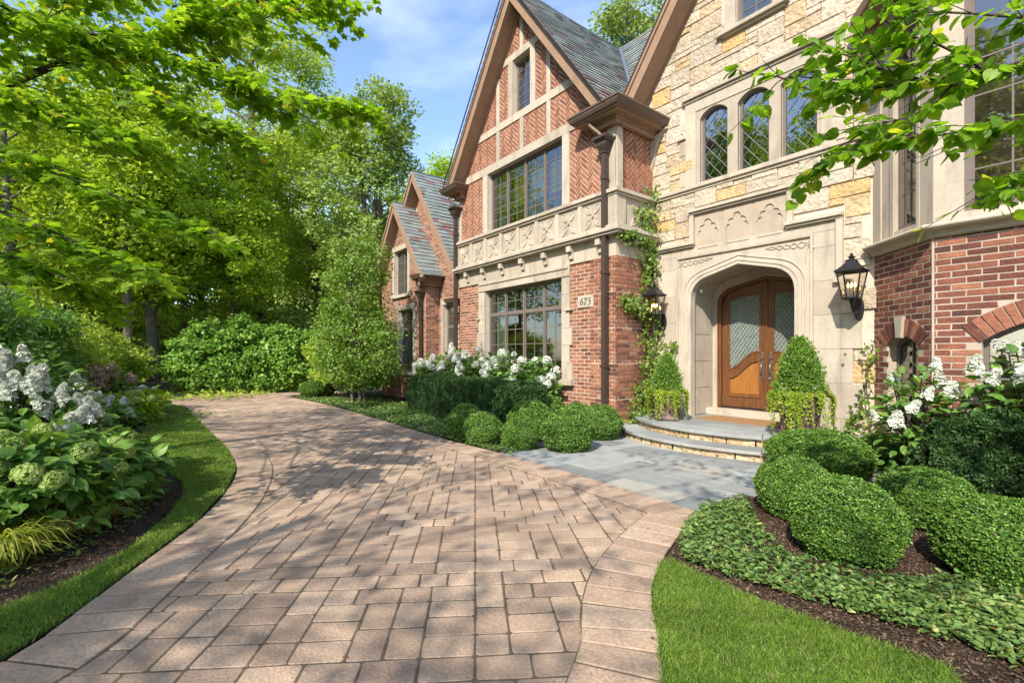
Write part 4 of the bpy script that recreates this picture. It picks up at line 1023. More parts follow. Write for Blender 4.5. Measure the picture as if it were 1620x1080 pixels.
wr.tube([(B_c, YB-.32, apz(B_z, B_h, B_p)+.02), (B_c, YA+2, apz(B_z, B_h, B_p)+.02)], .03, 6, 0)
wr.build('roof', [M['lead'], M['slate']], wing)
mrk = MB(); rake(A_c, A_h, A_z, YA-.4, YA, A_p, .2); rake(B_c, B_h+.0, B_z, YB-.32, YB, B_p, .2)
for s in (1, -1): mrk.tube([(B_c+s*B_h, YB-.32, B_z-.08), (B_c+s*(B_h+.12), YB-.32, B_z-.2), (B_c+s*(B_h+.24), YB-.32, B_z-.27)], .07, 6)
mrk.build('bargeboard', M['rake'], wing)
house_, house = house, wing
eave_box(-13.95, -13.30, YB-.42, YA, 3.98, [(-13.75, -13.55, YB-.14, YB), (-13.65, -13.52, YB, YA)])
eave_box(-12.3, -11.72, YA-.62, YA, 3.1, [(-12.2, -11.8, YA-.1, YA)])
downpipe(-13.79, YB-.12, 3.5, .02, -13.85, YB-.22, 3.82, r=.04, wally=YB, s=.85)
house = house_
# ================================================================ STEPS, PORCH, PLAQUE, LANTERNS
steps = thing('front_steps', (XC, 7.6, 0), 'two curved bluestone steps up to the wooden front door', 'steps')
SCX, SCY = -4.1, 9.2
def disc(r, n=64, a0=pi*1.02, a1=pi*1.98): return [(SCX+r*cos(a), SCY+r*sin(a)) for a in np.linspace(a0, a1, n)]
def step_tread(r, z0, z1, name, inner=0):
    tr_ = MB(); fr = Fr((0, 0, 0), (1, 0, 0), (0, 1, 0))
    # slabs: wedge stones along the edge, rectangular ones inside
    A = np.linspace(pi*1.0, pi*2.0, 9); 
    for a, b in zip(A[:-1], A[1:]):
        g = .004/r; n = 7
        P = [(SCX+(r-.42)*cos(t), SCY+(r-.42)*sin(t)) for t in np.linspace(a+g, b-g, n)]
        Q = [(SCX+r*cos(t), SCY+r*sin(t)) for t in np.linspace(a+g, b-g, n)]
        lp = Q+P[::-1]
        V, F = plate_arrays([lp], z1-z0, .006); V = V.copy(); V[:, 2] += (z0+z1)/2; tr_.add(V, F, 0)
    if inner:
        for x, y, w_, h_ in ashlar(20, 16, [(2, 3, 1), (3, 2, 2), (2, 2, 1), (4, 2, 1)], 4):
            q = rect(SCX-3+x*.3+.003, SCX-3+(x+w_)*.3-.003, 5.6+y*.3+.003, 5.6+(y+h_)*.3-.003)
            q = clip(q, [(SCX+(r-.424)*cos(t), SCY+(r-.424)*sin(t)) for t in np.linspace(pi, 2*pi, 40)]+[(SCX+r-.43, 9.2), (SCX-r+.43, 9.2)]) if True else q
            if q: tile(tr_, Fr((0, 0, 0), (1, 0, 0), (0, 1, 0)), q, z0, z1-z0, .003, 0)
    else:
        pass
    return tr_.build(name, M['bluestone'], steps)
step_tread(2.80, .105, .15, 'tread'); step_tread(2.43, .255, .30, 'tread', 1)
def riser(r, z0, z1):
    rr = MB(); A = np.arange(pi*1.02, pi*1.98, .085)
    for a in A:
        b = a+rnd.uniform(.075, .085); n = 5
        zt = z1; V = []; F = []
        for i, t in enumerate(np.linspace(a, b, n)):
            for k, z in enumerate(np.linspace(z0, zt, 3)):
                q = r+rnd.uniform(-.012, .012); V.append((SCX+q*cos(t), SCY+q*sin(t), z))
        for i in range(n-1):
            for k in range(2): F.append((i*3+k, i*3+k+1, (i+1)*3+k+1, (i+1)*3+k)[::-1])
        rr.add(V, F, 0)
    rr.build('riser', M['stepface'], steps)
riser(2.745, -.02, .106); riser(2.375, .149, .256)
mpf = MB(); mpf.box(XC-1.0, XC+1.0, 8.1, DY-.27, .20, .299); mpf.build('porch_floor', M['bluestone'], steps)
dm = MB(); dm.box(DC-.72, DC+.72, 8.02, 8.62, .3015, .325, 0); o = dm.build('door_mat', M['mat_jute'])
tag(o, 'brown coir door mat lying before the wooden double door', 'door mat')
for vv in o.data.vertices: pass
# 675 plaque
pq = thing('house_number', (-6.72, YG, 2.55), 'small cream stone plaque reading 675 on the brick wall', 'sign')
pm = MB(); add_plate(pm, fG, [rect(-6.94, -6.50, 2.43, 2.665)], .004, .035, 0, .006); pm.build('plaque', M['limestone'], pq)
dg = MB()
def ribbon(pts, wd, u0, v0, s, slant=.16):
    P = smooth_line(pts, 6); 
    W = np.interp(np.linspace(0, 1, len(P)), np.linspace(0, 1, len(wd)), wd)[:, None]*1.35+.02
    T = np.gradient(P, axis=0); T /= np.linalg.norm(T, axis=1)[:, None]+1e-9; Nn = np.stack([-T[:, 1], T[:, 0]], 1)
    Q = [tuple(p) for p in P+Nn*W/2]+[tuple(p) for p in (P-Nn*W/2)[::-1]]
    Q = [(u0+(x+slant*y)*s, v0+y*s) for x, y in Q]
    n = len(P); V = [(x, y, .037) for x, y in Q]
    dg.add(fG.to(V), [(i, i+1, 2*n-2-i, 2*n-1-i)[::-1] for i in range(n-1)], 0)
def d6(u): 
    ribbon([(.50, .97), (.30, .86), (.13, .62), (.08, .34), (.18, .08), (.32, .02)], [.03, .07, .11, .12, .08, .03], u, 2.475, .145)
    ribbon([(.32, .02), (.50, .14), (.54, .34), (.44, .54), (.30, .57), (.14, .44)], [.03, .09, .12, .08, .04, .03], u, 2.475, .145)
def d7(u):
    ribbon([(.06, .76), (.10, .90), (.30, .92), (.56, .95)], [.02, .09, .09, .07], u, 2.475, .145)
    ribbon([(.56, .97), (.40, .66), (.28, .35), (.26, .02)], [.04, .06, .10, .14], u, 2.475, .145)
def d5(u):
    ribbon([(.54, .95), (.34, .92), (.20, .94)], [.03, .09, .07], u, 2.475, .145)
    ribbon([(.20, .95), (.17, .75), (.14, .58)], [.05, .04, .04], u, 2.475, .145)
    ribbon([(.14, .57), (.34, .62), (.52, .48), (.53, .24), (.36, .05), (.08, .04)], [.03, .07, .12, .12, .08, .05], u, 2.475, .145)
d6(-6.875); d7(-6.775); d5(-6.675); dg.build('numerals', M['ink'], pq)
for o in list(pq.children): 
    pass
# lanterns
def lantern(name, x, z, label):
    t = thing(name, (x, YE, z), label, 'wall lantern', 'wall lanterns beside the front door')
    y = YE-.36; f = MB(); T0, B0 = .145, .088; zt, zb = z+.18, z-.19
    c = [(-1, -1), (1, -1), (1, 1), (-1, 1)]
    for (a, b) in c: f.tube([(x+a*B0, y+b*B0, zb), (x+a*T0, y+b*T0, zt)], .011, 5)
    for zz, rr in ((zt, T0), (zb, B0)):
        for i in range(4): a, b = c[i], c[(i+1) % 4]; f.tube([(x+a[0]*rr, y+a[1]*rr, zz), (x+b[0]*rr, y+b[1]*rr, zz)], .013, 5)
    f.box(x-B0, x+B0, y-B0, y+B0, zb-.02, zb)
    f.build('frame', M['black'], t)
    cp = MB(); pr = [(.168, 0), (.168, .02), (.14, .04), (.10, .08), (.065, .13), (.06, .145), (.065, .15), (.045, .175), (.026, .18), (.026, .195), (.04, .21), (.012, .23), (.018, .245), (.004, .27)]
    for (r0, z0), (r1, z1) in zip(pr[:-1], pr[1:]):
        V = [(x+a*r0, y+b*r0, zt+z0) for a, b in c]+[(x+a*r1, y+b*r1, zt+z1) for a, b in c]; cp.add(V, [(i, (i+1) % 4, 4+(i+1) % 4, 4+i) for i in range(4)], 0)
    cp.build('cap', M['black'], t)
    g = MB()
    for i in range(4):
        a, b = c[i], c[(i+1) % 4]; g.add([(x+a[0]*B0, y+a[1]*B0, zb), (x+b[0]*B0, y+b[1]*B0, zb), (x+b[0]*T0, y+b[1]*T0, zt), (x+a[0]*T0, y+a[1]*T0, zt)], [(0, 1, 2, 3)], 0)
    g.build('glass', M['lamp_glass'], t)
    cd = MB(); bl = MB()
    for i in range(4):
        a = i*pi/2+.4; px_, py_ = x+.042*cos(a), y+.042*sin(a); cd.tube([(px_, py_, zb), (px_, py_, zb+.15)], .010, 8); 
        bl.lathe([(.003, .0), (.012, .015), (.012, .03), (.002, .065)], (px_, py_, zb+.152), 8)
    cd.build('candle_tube', M['white'], t); bl.build('bulb', M['bulb'], t)
    br = MB()
    br.tube(smooth_line([(x, y, zb-.02), (x, y, zb-.08), (x, y+.06, zb-.16), (x, y+.16, zb-.20), (x, y+.25, zb-.13), (x, YE-.03, zb-.06)], 6), np.linspace(.018, .022, 31), 8)
    br.tube(smooth_line([(x, y+.02, zb-.10), (x, y+.10, zb-.08), (x, y+.15, zb-.14), (x, y+.10, zb-.19)], 5), .012, 6)
    br.tube(smooth_line([(x, YE-.04, zb-.20), (x, y+.27, zb-.27), (x, y+.2, zb-.24), (x, y+.2, zb-.19)], 5), .013, 6)
    add_plate(br, fE, [[(x+.065*cos(a)*(1+.0), zb-.13+.17*sin(a)) for a in np.linspace(0, 2*pi, 16, endpoint=False)]], .045, .075, 0, .006)
    br.lathe([(.02, -.07), (.035, -.05), (.02, -.02)], (x, y, zb), 10)
    br.build('bracket', M['black'], t)
    return t
lantern('wall_lantern', -5.66, 2.44, 'black wall lantern with lit candles beside the climbing ivy')
lantern('wall_lantern', -2.38, 2.46, 'black wall lantern with lit candles between doorway and brick bay')
sc = thing('security_camera', (XC-.975, 8.6, 2.72), 'tiny white security camera on the porch side wall', 'security camera')
q = MB(); q.tube([(XC-.975, 8.6, 2.72), (XC-.92, 8.58, 2.72)], .03, 12); q.build('mount', M['white'], sc)
q = MB(); q.tube([(XC-.93, 8.58, 2.71), (XC-.86, 8.50, 2.69)], .032, 12); q.tube([(XC-.861, 8.501, 2.69), (XC-.855, 8.495, 2.688)], .024, 12); q.build('camera_head', M['white'], sc)
# ================================================================ GROUND
def G(pts, z=0): return [gp(x, y, z) for x, y in pts]
fF = Fr((0, 0, 0), (1, 0, 0), (0, 1, 0))
gm = MB(); n = 60
gx = np.concatenate([np.linspace(-150, -40, 12), np.linspace(-36, 14, 40), np.linspace(20, 120, 10)]); gy = np.concatenate([np.linspace(-120, -20, 10), np.linspace(-16, 20, 30), np.linspace(26, 160, 12)])
XX, YY = np.meshgrid(gx, gy); ZZ = -.03+0*XX; 
V = np.stack([XX, YY, ZZ], -1).reshape(-1, 3); nx = len(gx)
i = np.arange(len(gy)-1)[:, None]*nx; j = np.arange(nx-1)[None]
gm.add(V, np.stack([i+j, i+j+1, i+nx+j+1, i+nx+j], -1).reshape(-1, 4), 0, .5)
tag(gm.build('ground', M['ground']), kind='structure')
# driveway outline
right_px = [(1048, 1080), (1034, 980), (1032, 930), (1044, 893), (1070, 852), (1108, 812), (1000, 778), (900, 748), (790, 717), (700, 694), (600, 664), (520, 641), (462, 629)]
edgeR = [(-.1, -6), (-.2, -2), (-.42, .2)]+G(right_px)
eR = smooth_line(edgeR[:9], 5).tolist()[:-1]+smooth_line(edgeR[8:], 5).tolist()
left_px = [(0, 1050), (100, 985), (220, 895), (310, 828), (358, 778), (375, 742), (362, 712), (330, 680), (306, 656), (288, 641), (240, 637)]
eL = smooth_line([(-3.1, -6), (-2.75, -3), (-2.9, -1.2)]+G(left_px), 6).tolist()
far = [(-17.5, 7.6), (-21, 10), (-27, 9), (-27, 3.3), (-22, 1.4)]
a462 = eR[-1]; a240 = eL[-1]
drive = eR+[(a462[0]-1.2, a462[1]+.35), (-18.5, 8.2), (-24, 9.5), (-24, 5.0), (a240[0]-3, a240[1]+.1)]+eL[::-1]
base = MB(); add_plate(base, fF, [drive], -.03, -.004, 0); tag(base.build('driveway_bed', M['joint']), kind='structure')
# border stones
bs = MB(); bj = MB()
def border(line, side, wdt=.40, ln=.20, z=.004):
    P = np.array(line, float); seg = np.linalg.norm(np.diff(P, axis=0), axis=1); s = np.concatenate([[0], np.cumsum(seg)])
    t = 0; inner = []
    def pt(q):
        x = np.interp(q, s, P[:, 0]); y = np.interp(q, s, P[:, 1]); e = .12
        dx = np.interp(min(q+e, s[-1]), s, P[:, 0])-np.interp(max(q-e, 0), s, P[:, 0]); dy = np.interp(min(q+e, s[-1]), s, P[:, 1])-np.interp(max(q-e, 0), s, P[:, 1])
        l_ = math.hypot(dx, dy)+1e-9; return np.array([x, y]), np.array([-dy, dx])/l_*side
    while t < s[-1]-ln:
        L_ = ln*rnd.uniform(.95, 1.06); p0, n0 = pt(t+.007); p1, n1 = pt(t+L_-.007)
        q = [p0, p1, p1+n1*wdt, p0+n0*wdt]
        q = [tuple(x+np.array([rnd.uniform(-.003, .003), rnd.uniform(-.003, .003)])) for x in q]
        A = sum(q[i-1][0]*q[i][1]-q[i][0]*q[i-1][1] for i in range(4))
        if A < 0: q = q[::-1]
        tile(bs, fF, q, -.01, .0155+z+rnd.uniform(-.001, .001), .005, 0)
        inner.append(p0+n0*wdt); t += L_
    q_ = np.arange(0, s[-1]-.02, .06); A_ = []; B_ = []
    for qq in q_:
        p, n_ = pt(qq); A_.append((*(p+n_*.004), .0025+z-.004)); B_.append((*(p+n_*(wdt+.007)), .0025+z-.004))
    k_ = len(A_); bj.add(A_+B_, np.array([(i, i+1, k_+i+1, k_+i) for i in range(k_-1)]), 0, .5)
    return inner
_kc = min(range(len(eR)), key=lambda k: math.hypot(eR[k][0]-gp(1108, 812)[0], eR[k][1]-gp(1108, 812)[1]))
inR = border(eR[:_kc+1], 1)+border(eR[_kc:], 1, z=.007); inL = border(eL, -1)
tag(bs.build('driveway_border', M['paver']), kind='structure'); tag(bj.build('driveway_border_joint', M['joint']), kind='structure')
# pavers: three sizes in a random bond, laid square to a line 4.4 degrees right of the view
def solve(Nn, seed):
    r = random.Random(seed); g = [[-1]*Nn for _ in range(Nn)]; out = []
    def rec():
        for y in range(Nn):
            for x in range(Nn):
                if g[y][x] < 0:
                    sh = [(3, 2), (3, 2), (2, 3), (2, 3), (2, 2)]; r.shuffle(sh)
                    for w_, h_ in dict.fromkeys(sh):
                        c = [((y+b) % Nn, (x+a) % Nn) for a in range(w_) for b in range(h_)]
                        if all(g[p][q] < 0 for p, q in c):
                            for p, q in c: g[p][q] = 1
                            out.append((x, y, w_, h_))
                            if rec(): return True
                            out.pop()
                            for p, q in c: g[p][q] = -1
                    return False
        return True
    rec(); return out
pat = solve(12, 3)
pv = MB(); UNp = .090; th = HD-R(4.4)
pu = np.array([sin(th), cos(th)]); pw_ = np.array([-cos(th), sin(th)])
inner_poly = [tuple(p) for p in inR]+[(a462[0]-1.4, a462[1]), (-18.3, 8.0), (-23.8, 9.3), (-23.8, 5.2), (a240[0]-3, a240[1]+.5)]+[tuple(p) for p in inL[::-1]]
big = []
for X in range(-14, 26):
    for Y in range(-8, 31):
        for (x, y, w_, h_) in pat:
            a = (x+X*12)*UNp; b = (y+Y*12)*UNp
            c = pu*(a+w_*UNp/2)+pw_*(b+h_*UNp/2)
            big.append((c[0], c[1], a, b, w_, h_))
bc = np.array([(q[0], q[1]) for q in big]); ok = inside(bc, drive)
for k in np.nonzero(ok)[0]:
    _, _, a, b, w_, h_ = big[k]; g = .0035
    def cj(): return rnd.uniform(-.0038, .0038)
    q = [(a+g, b+g), (a+w_*UNp-g, b+g), (a+w_*UNp-g, b+h_*UNp-g), (a+g, b+h_*UNp-g)]
    cc = .013
    oc = []
    for m_ in range(4):
        p0 = np.array(q[m_]); pa = np.array(q[m_-1]); pb = np.array(q[(m_+1) % 4])
        oc += [p0+(pa-p0)/np.linalg.norm(pa-p0)*cc, p0+(pb-p0)/np.linalg.norm(pb-p0)*cc]
    q = [tuple(pu*(x+cj())+pw_*(y+cj())) for x, y in oc]
    if inside(q, drive).all(): tile(pv, fF, q, -.012, .012+rnd.uniform(-.002, .001), .006, 0)
tag(pv.build('driveway', M['paver']), kind='structure')
# bluestone walk
bw_out = G([(1108, 812), (1000, 778), (900, 748), (790, 717)])+[(-6.7, 5.75), (-6.2, 6.2), (-5.9, 6.6), (-5.9, 8.0), (-1.6, 7.7), (-1.9, 5.4)]+G([(1180, 785), (1150, 800)])
mj = MB(); add_plate(mj, fF, [bw_out], -.02, .001, 0); tag(mj.build('walkway_bed', M['joint']), kind='structure')
bw = MB(); hull_in = inside
for x, y, w_, h_ in ashlar(26, 22, [(2, 3, 1), (3, 2, 3), (2, 2, 1.5), (4, 2, 1.5), (3, 3, 1)], 9):
    u = .23; q = rect(-6.9+x*u+.0045, -6.9+(x+w_)*u-.0045, 3.6+y*u+.0045, 3.6+(y+h_)*u-.0045)
    ins = inside(q, bw_out)
    if ins.all(): tile(bw, fF, q, -.01, .017+rnd.uniform(-.001, .001), .002, 0)
    elif ins.any():
        # cut stone by stone against the curved outline with narrow strips
        n_ = 10; x0, x1 = q[0][0], q[1][0]; y0, y1 = q[0][1], q[2][1]; P = []
        rv = rnd.random()
        for i_ in range(n_):
            for j_ in range(n_):
                cx_, cy_ = x0+(x1-x0)*(i_+.5)/n_, y0+(y1-y0)*(j_+.5)/n_
                P.append((cx_, cy_))
        okp = inside(P, bw_out)
        for (cx_, cy_), k_ in zip(P, okp):
            if k_:
                hx, hy = (x1-x0)/n_/2, (y1-y0)/n_/2
                bw.add([(cx_-hx, cy_-hy, .007), (cx_+hx, cy_-hy, .007), (cx_+hx, cy_+hy, .007), (cx_-hx, cy_+hy, .007)], [(0, 1, 2, 3)], 0, rv)
tag(bw.build('bluestone_walkway', M['bluestone']), kind='structure')
# beds: soil
def sheet(name, poly, z, mat, kind='structure', bump=.0, step=.12):
    P = np.array(poly); x0, y0 = P.min(0); x1, y1 = P.max(0)
    me = MB(); V, F = plate_arrays([poly], .02); me.add(V+np.array([0, 0, z-.01]), F, 0, .5); o = me.build(name, mat); return tag(o, kind=kind)
bedL = eL and [(-9.5, -6)]+[(-4.6, -4)]+G([(0, 962), (100, 922), (200, 868), (262, 812), (288, 782), (282, 765), (262, 745), (238, 720), (215, 700), (225, 680), (243, 662), (243, 650), (225, 642)])+[(-17, 3.0), (-22, 1.0), (-24, -6)]
sheet('planting_bed', bedL, -.002, M['soil'])
bedH = [tuple(p) for p in eR[eR.index(eR[-1])-26:]]+[(-16.6, 6.9), (-17, 8.6), (-9, 8.6), (-6.3, 7.2), (-5.9, 6.6), (-6.2, 6.2), (-6.7, 5.75)]
# house bed bounded by the drive edge from the walkway to its tip
tipk = min(range(len(eR)), key=lambda k: math.hypot(eR[k][0]-gp(790, 717)[0], eR[k][1]-gp(790, 717)[1]))
bedH = [tuple(p) for p in eR[tipk:]]+[(a462[0]-.5, a462[1]+.5), (-16.4, 6.9), (-16.6, 8.2), (-9, 8.2), (-6.1, 7.4), (-5.95, 6.6), (-6.2, 6.2), (-6.7, 5.75)]
sheet('planting_bed', bedH, -.001, M['soil'])
bedR = G([(1108, 812), (1085, 835), (1070, 852), (1060, 888), (1100, 906), (1200, 951), (1350, 1006), (1500, 1058)])+[(.35, 1.55), (4, 1.2), (4, 8), (-1.9, 8.2), (-1.6, 7.7), (-1.9, 5.4)]+G([(1180, 785), (1150, 800)])
sheet('planting_bed', bedR, -.0015, M['soil'])
lawnR = G([(1050, 1080), (1036, 980), (1034, 930), (1044, 895), (1058, 886), (1100, 908), (1200, 953), (1350, 1008), (1500, 1060)])+[(.3, 1.5), (1.5, .6), (1.2, -3), (-.7, -3), (-.92, 0)]
sheet('lawn', lawnR, .012, M['lawn'])
lawnL = G([(0, 1045), (100, 981), (220, 891), (308, 826), (355, 777), (372, 742), (359, 713), (328, 682), (304, 658), (286, 643), (250, 643), (243, 652), (246, 663), (232, 680), (222, 697), (245, 716), (268, 742), (290, 765), (294, 783), (270, 816), (205, 872), (104, 926), (0, 966)])+[(-4.5, -3.8), (-2.95, -3), (-3.05, -1.2)]
sheet('lawn', lawnL, .012, M['lawn'])
def sample(poly, n, z=0):
    P = np.array(poly); lo, hi = P.min(0), P.max(0); out = np.zeros((0, 2))
    while len(out) < n:
        q = rng.uniform(lo, hi, (n*3, 2)); q = q[inside(q, poly)]; out = np.concatenate([out, q])
        if len(q) == 0: break
    out = out[:n]; return np.column_stack([out, np.full(len(out), float(z))])
def in_view(P, margin=.08):
    dx, dy = P[:, 0], P[:, 1]; d = dx*VX+dy*VY; t = (dx*RX+dy*RY)/np.maximum(d, .01); return (d > .3) & (abs(t) < 1.074+margin)
def area(poly): 
    P = np.array(poly); return abs(np.sum(P[:, 0]*np.roll(P[:, 1], -1)-np.roll(P[:, 0], -1)*P[:, 1]))/2
def blades(name, poly, dens_near, label, hgt=.042):
    P = sample(poly, int(area(poly)*dens_near)); P = P[in_view(P)]
    d = P[:, 0]*VX+P[:, 1]*VY; keep = rng.random(len(P)) < np.clip((3.2/np.maximum(d, 1))**1.3, .12, 1); P = P[keep]; d = d[keep]
    n = len(P); P[:, 2] = .008; P[:, :2] += rng.normal(0, .012, (n, 2))
    D = unit(np.column_stack([rng.normal(0, .42, n), rng.normal(0, .42, n), np.ones(n)])); N = rdir(n)
    S = hgt*rng.uniform(.6, 1.25, n)*np.clip(d/6, 1, 1.4)
    wid = np.clip(d/3.0, 1, 3)[:, None]
    X = unit(np.cross(D, N))*.0017*wid
    tip = P+D*S[:, None]+np.column_stack([rng.normal(0, .010, n), rng.normal(0, .010, n), -.004*np.ones(n)])
    mid = P+D*S[:, None]*.55
    V = np.stack([P-X, P+X, mid+X*.8, mid-X*.8, tip], 1).reshape(-1, 3); b = (np.arange(n)*5)[:, None]
    pn = np.sin(P[:, 0]*5.1+1)*np.cos(P[:, 1]*4.3)+np.sin(P[:, 0]*13+P[:, 1]*9)*.5
    rv = np.clip(rng.beta(2, 2.4, n)+pn*.10, 0, 1); rv[rng.random(n) < .07] = .99
    m = MB(); m.add(V, np.concatenate([b+np.array([[0, 1, 2, 3]])]), 0, rv); m.F.append((b+np.array([[3, 2, 4]]), 0, rv, False))
    o = m.build(name, LM['grass']); tag(o, label, 'grass', kind='stuff'); return o
blades('grass', lawnR, 26000, 'short bright green grass at the foot of the curved border'); blades('grass', lawnL, 24000, 'curving strip of mown grass beside the flower bed')
# ground cover leaves
def cover(name, poly, dens, size, hgt, label, mat='cover', tmpl=T_BROAD, excl=None, brown=.01):
    P = sample(poly, int(area(poly)*dens)); P = P[in_view(P)]
    if excl is not None: P = P[~excl(P)]
    d = P[:, 0]*VX+P[:, 1]*VY
    k = np.clip(5/np.maximum(d, 1), .3, 1); keep = rng.random(len(P)) < k; P, d = P[keep], d[keep]; n = len(P)
    cl = np.sin(P[:, 0]*3.1)*np.sin(P[:, 1]*2.7+1)+np.sin(P[:, 0]*7.3+2)*np.sin(P[:, 1]*8.1)*.6
    keep = rng.random(n) < np.clip(.8+cl*.35, .15, 1); P, d, cl = P[keep], d[keep], cl[keep]; n = len(P)
    P[:, 2] = np.abs(rng.normal(0, 1, n))*hgt*.5+hgt*(.45+.25*cl)
    D = unit(np.column_stack([rng.normal(size=n), rng.normal(size=n), rng.normal(.1, .35, n)])); N = unit(np.column_stack([rng.normal(0, .35, n), rng.normal(0, .35, n), np.ones(n)]))
    S = size*rng.uniform(.6, 1.3, n)*np.clip(d/7, 1, 1.7); m = MB(); rv = np.clip(rng.random(n)*.8+.1*cl+.05, 0, .96)
    rv[rng.random(n) < .02] = 1
    scatter(m, tmpl, P, D, N, S, 0, rv)
    nb = int(n*brown); Q = P[:nb].copy(); Q[:, 2] += .01; scatter(m, T_DIA, Q, rdir(nb)*[1, 1, .2], np.tile([0, 0, 1.], (nb, 1))+rdir(nb)*.3, size*1.1, 1)
    # runners
    for k_ in range(60):
        if n < 10: break
        p = P[rng.integers(n)]; a = rng.uniform(0, 2*pi); q = [p+np.array([cos(a)*.09*i, sin(a)*.09*i, 0])+rng.normal(0, .012, 3) for i in range(4)]
        m.tube(q, .0022, 3, 1, False)
    o = m.build(name, [LM[mat], LM['brown']]); return tag(o, label, 'ground cover', kind='stuff')
gcR = G([(1112, 808), (1084, 838), (1074, 866), (1080, 888), (1130, 908), (1250, 948), (1400, 988), (1560, 1038), (1620, 1066)])+[(.9, 1.9), (1.8, 2.8)]+G([(1600, 935), (1520, 925), (1440, 925), (1340, 908), (1255, 892), (1200, 835), (1180, 785)])
cover('groundcover', gcR, 5200, .034, .055, 'low leafy vinca spreading between lawn edge and the round boxwoods on the right')
gcH = bedH
cover('groundcover', [tuple(p) for p in eR[tipk-1:-1]]+[(-15.2, 6.0), (-12, 6.6), (-7.2, 6.2), (-6.1, 6.5), (-6.3, 6.15), (-6.75, 5.75)], 2600, .034, .05, 'dense low pachysandra between driveway and clipped yew hedge', mat='cover')
gcL = G([(0, 940), (90, 900), (180, 855), (245, 805), (270, 780), (262, 765), (235, 735), (200, 705), (215, 682), (235, 662), (236, 652)])+[(-13, 2.9), (-14, 1.5), (-8, -.6), (-5.3, -2.2)]
cover('groundcover', gcL, 4200, .036, .035, 'dark ground cover along the curved edge of the flower bed on the left')
cover('groundcover', [(-30, -8), (-18.5, -2), (-18, 3), (-21, 4.5), (-25, 5), (-27, 9), (-24, 13), (-45, 25), (-50, 0)], 150, .085, .10, 'woodland ground cover beyond the far end of the driveway', mat='woods', tmpl=T_BROAD)
# fallen leaves and petals on the paving
fl = MB(); P = sample(drive, 260); P[:, 2] = .012; n = len(P)
scatter(fl, T_DIA, P, rdir(n)*[1, 1, .1], np.tile([0, 0, 1.], (n, 1))+rdir(n)*.25, rng.uniform(.012, .035, n), 0)
tag(fl.build('leaf_litter', LM['brown']), 'scattered dry leaf bits on the driveway pavers', 'leaves', kind='stuff')
# stray weeds in the joints
wj = MB(); Pj = []
for k_ in range(520):
    u = rng.uniform(0, 1)
    i_ = int(rng.integers(8, len(inR)*.5)); p = np.array(inR[i_])+rng.normal(0, .05, 2); Pj.append((p[0], p[1], .004))
Pj = np.array(Pj); n = len(Pj)
scatter(wj, T_OVAL, Pj, unit(rdir(n)*[1, 1, .4]+[0, 0, .3]), np.tile([0, 0, 1.], (n, 1))+rdir(n)*.5, rng.uniform(.005, .011, n), 0)
tag(wj.build('moss', LM['cover']), 'green moss and tiny weeds in the paver joints', 'moss', kind='stuff')
# bark mulch chips
def chips(poly, n, label):
    P = sample(poly, n); P = P[in_view(P)]; d = P[:, 0]*VX+P[:, 1]*VY; P = P[rng.random(len(P)) < np.clip(4/np.maximum(d, 1), .1, 1)**1.3]; k = len(P); P[:, 2] = rng.uniform(.0, .012, k); m = MB()
    a = rng.uniform(0, 2*pi, k); dx = np.column_stack([np.cos(a), np.sin(a), rng.normal(0, .25, k)]); dy = np.column_stack([-np.sin(a), np.cos(a), rng.normal(0, .3, k)]); L_ = rng.uniform(.003, .012, k)[:, None]; W_ = rng.uniform(.002, .005, k)[:, None]
    q = lambda: rng.uniform(.7, 1.3, (k, 1))
    V = np.stack([P-dx*L_*q()-dy*W_*q(), P+dx*L_*q()-dy*W_*q(), P+dx*L_*q()+dy*W_*q(), P-dx*L_*q()+dy*W_*q(), P+[0, 0, .006]], 1).reshape(-1, 3); b = (np.arange(k)*5)[:, None, None]
    m.add(V, (b+np.array([[[0, 1, 4], [1, 2, 4], [2, 3, 4], [3, 0, 4]]])).reshape(-1, 3), 0, np.repeat(rng.random(k), 4)); tag(m.build('mulch', M['chip']), label, 'mulch', kind='stuff')
M['chip'] = solid('chip', [(0, (.035, .022, .015)), (.6, (.085, .05, .032)), (.9, (.15, .095, .06)), (1, (.26, .19, .13))], .95, .2, 30, .3, 80)
chips(bedR, 150000, 'dark bark mulch under the boxwoods on the right'); chips(bedL, 120000, 'dark bark mulch along the edge of the left flower bed')
# far low stone wall
sw = thing('retaining_wall', atd(240, 17.5)+(0,), 'low stone garden wall at the far end of the driveway', 'garden wall')
wm = MB(); p0 = np.array(atd(150, 17)); p1 = np.array(atd(292, 19.3)); fr = Fr((p0[0], p0[1], 0), (p1[0]-p0[0], p1[1]-p0[1], 0)); LL = np.linalg.norm(p1-p0)
for x, y, w_, h_ in ashlar(int(LL/.11), 4, [(3, 1, 3), (2, 1, 2), (4, 1, 2), (3, 2, 1)], 2): tile(wm, fr, rect(x*.11+.005, (x+w_)*.11-.005, y*.085+.004, (y+h_)*.085-.004), -.2, .25+rnd.uniform(0, .03), .012, 0)
wm.box(0, LL, -.05, .33, -.25, -.01, 0, fr)
wm.build('stonework', M['stonewall'], sw)
cp = MB(); 
x = 0
while x < LL-.3: 
    tile(cp, Fr((fr.O[0], fr.O[1], .345), fr.U, -fr.N), rect(x, x+.55, -.08, .28), 0, .05, .01, 0); x += .556
cp.build('capstone', M['stonewall'], sw)
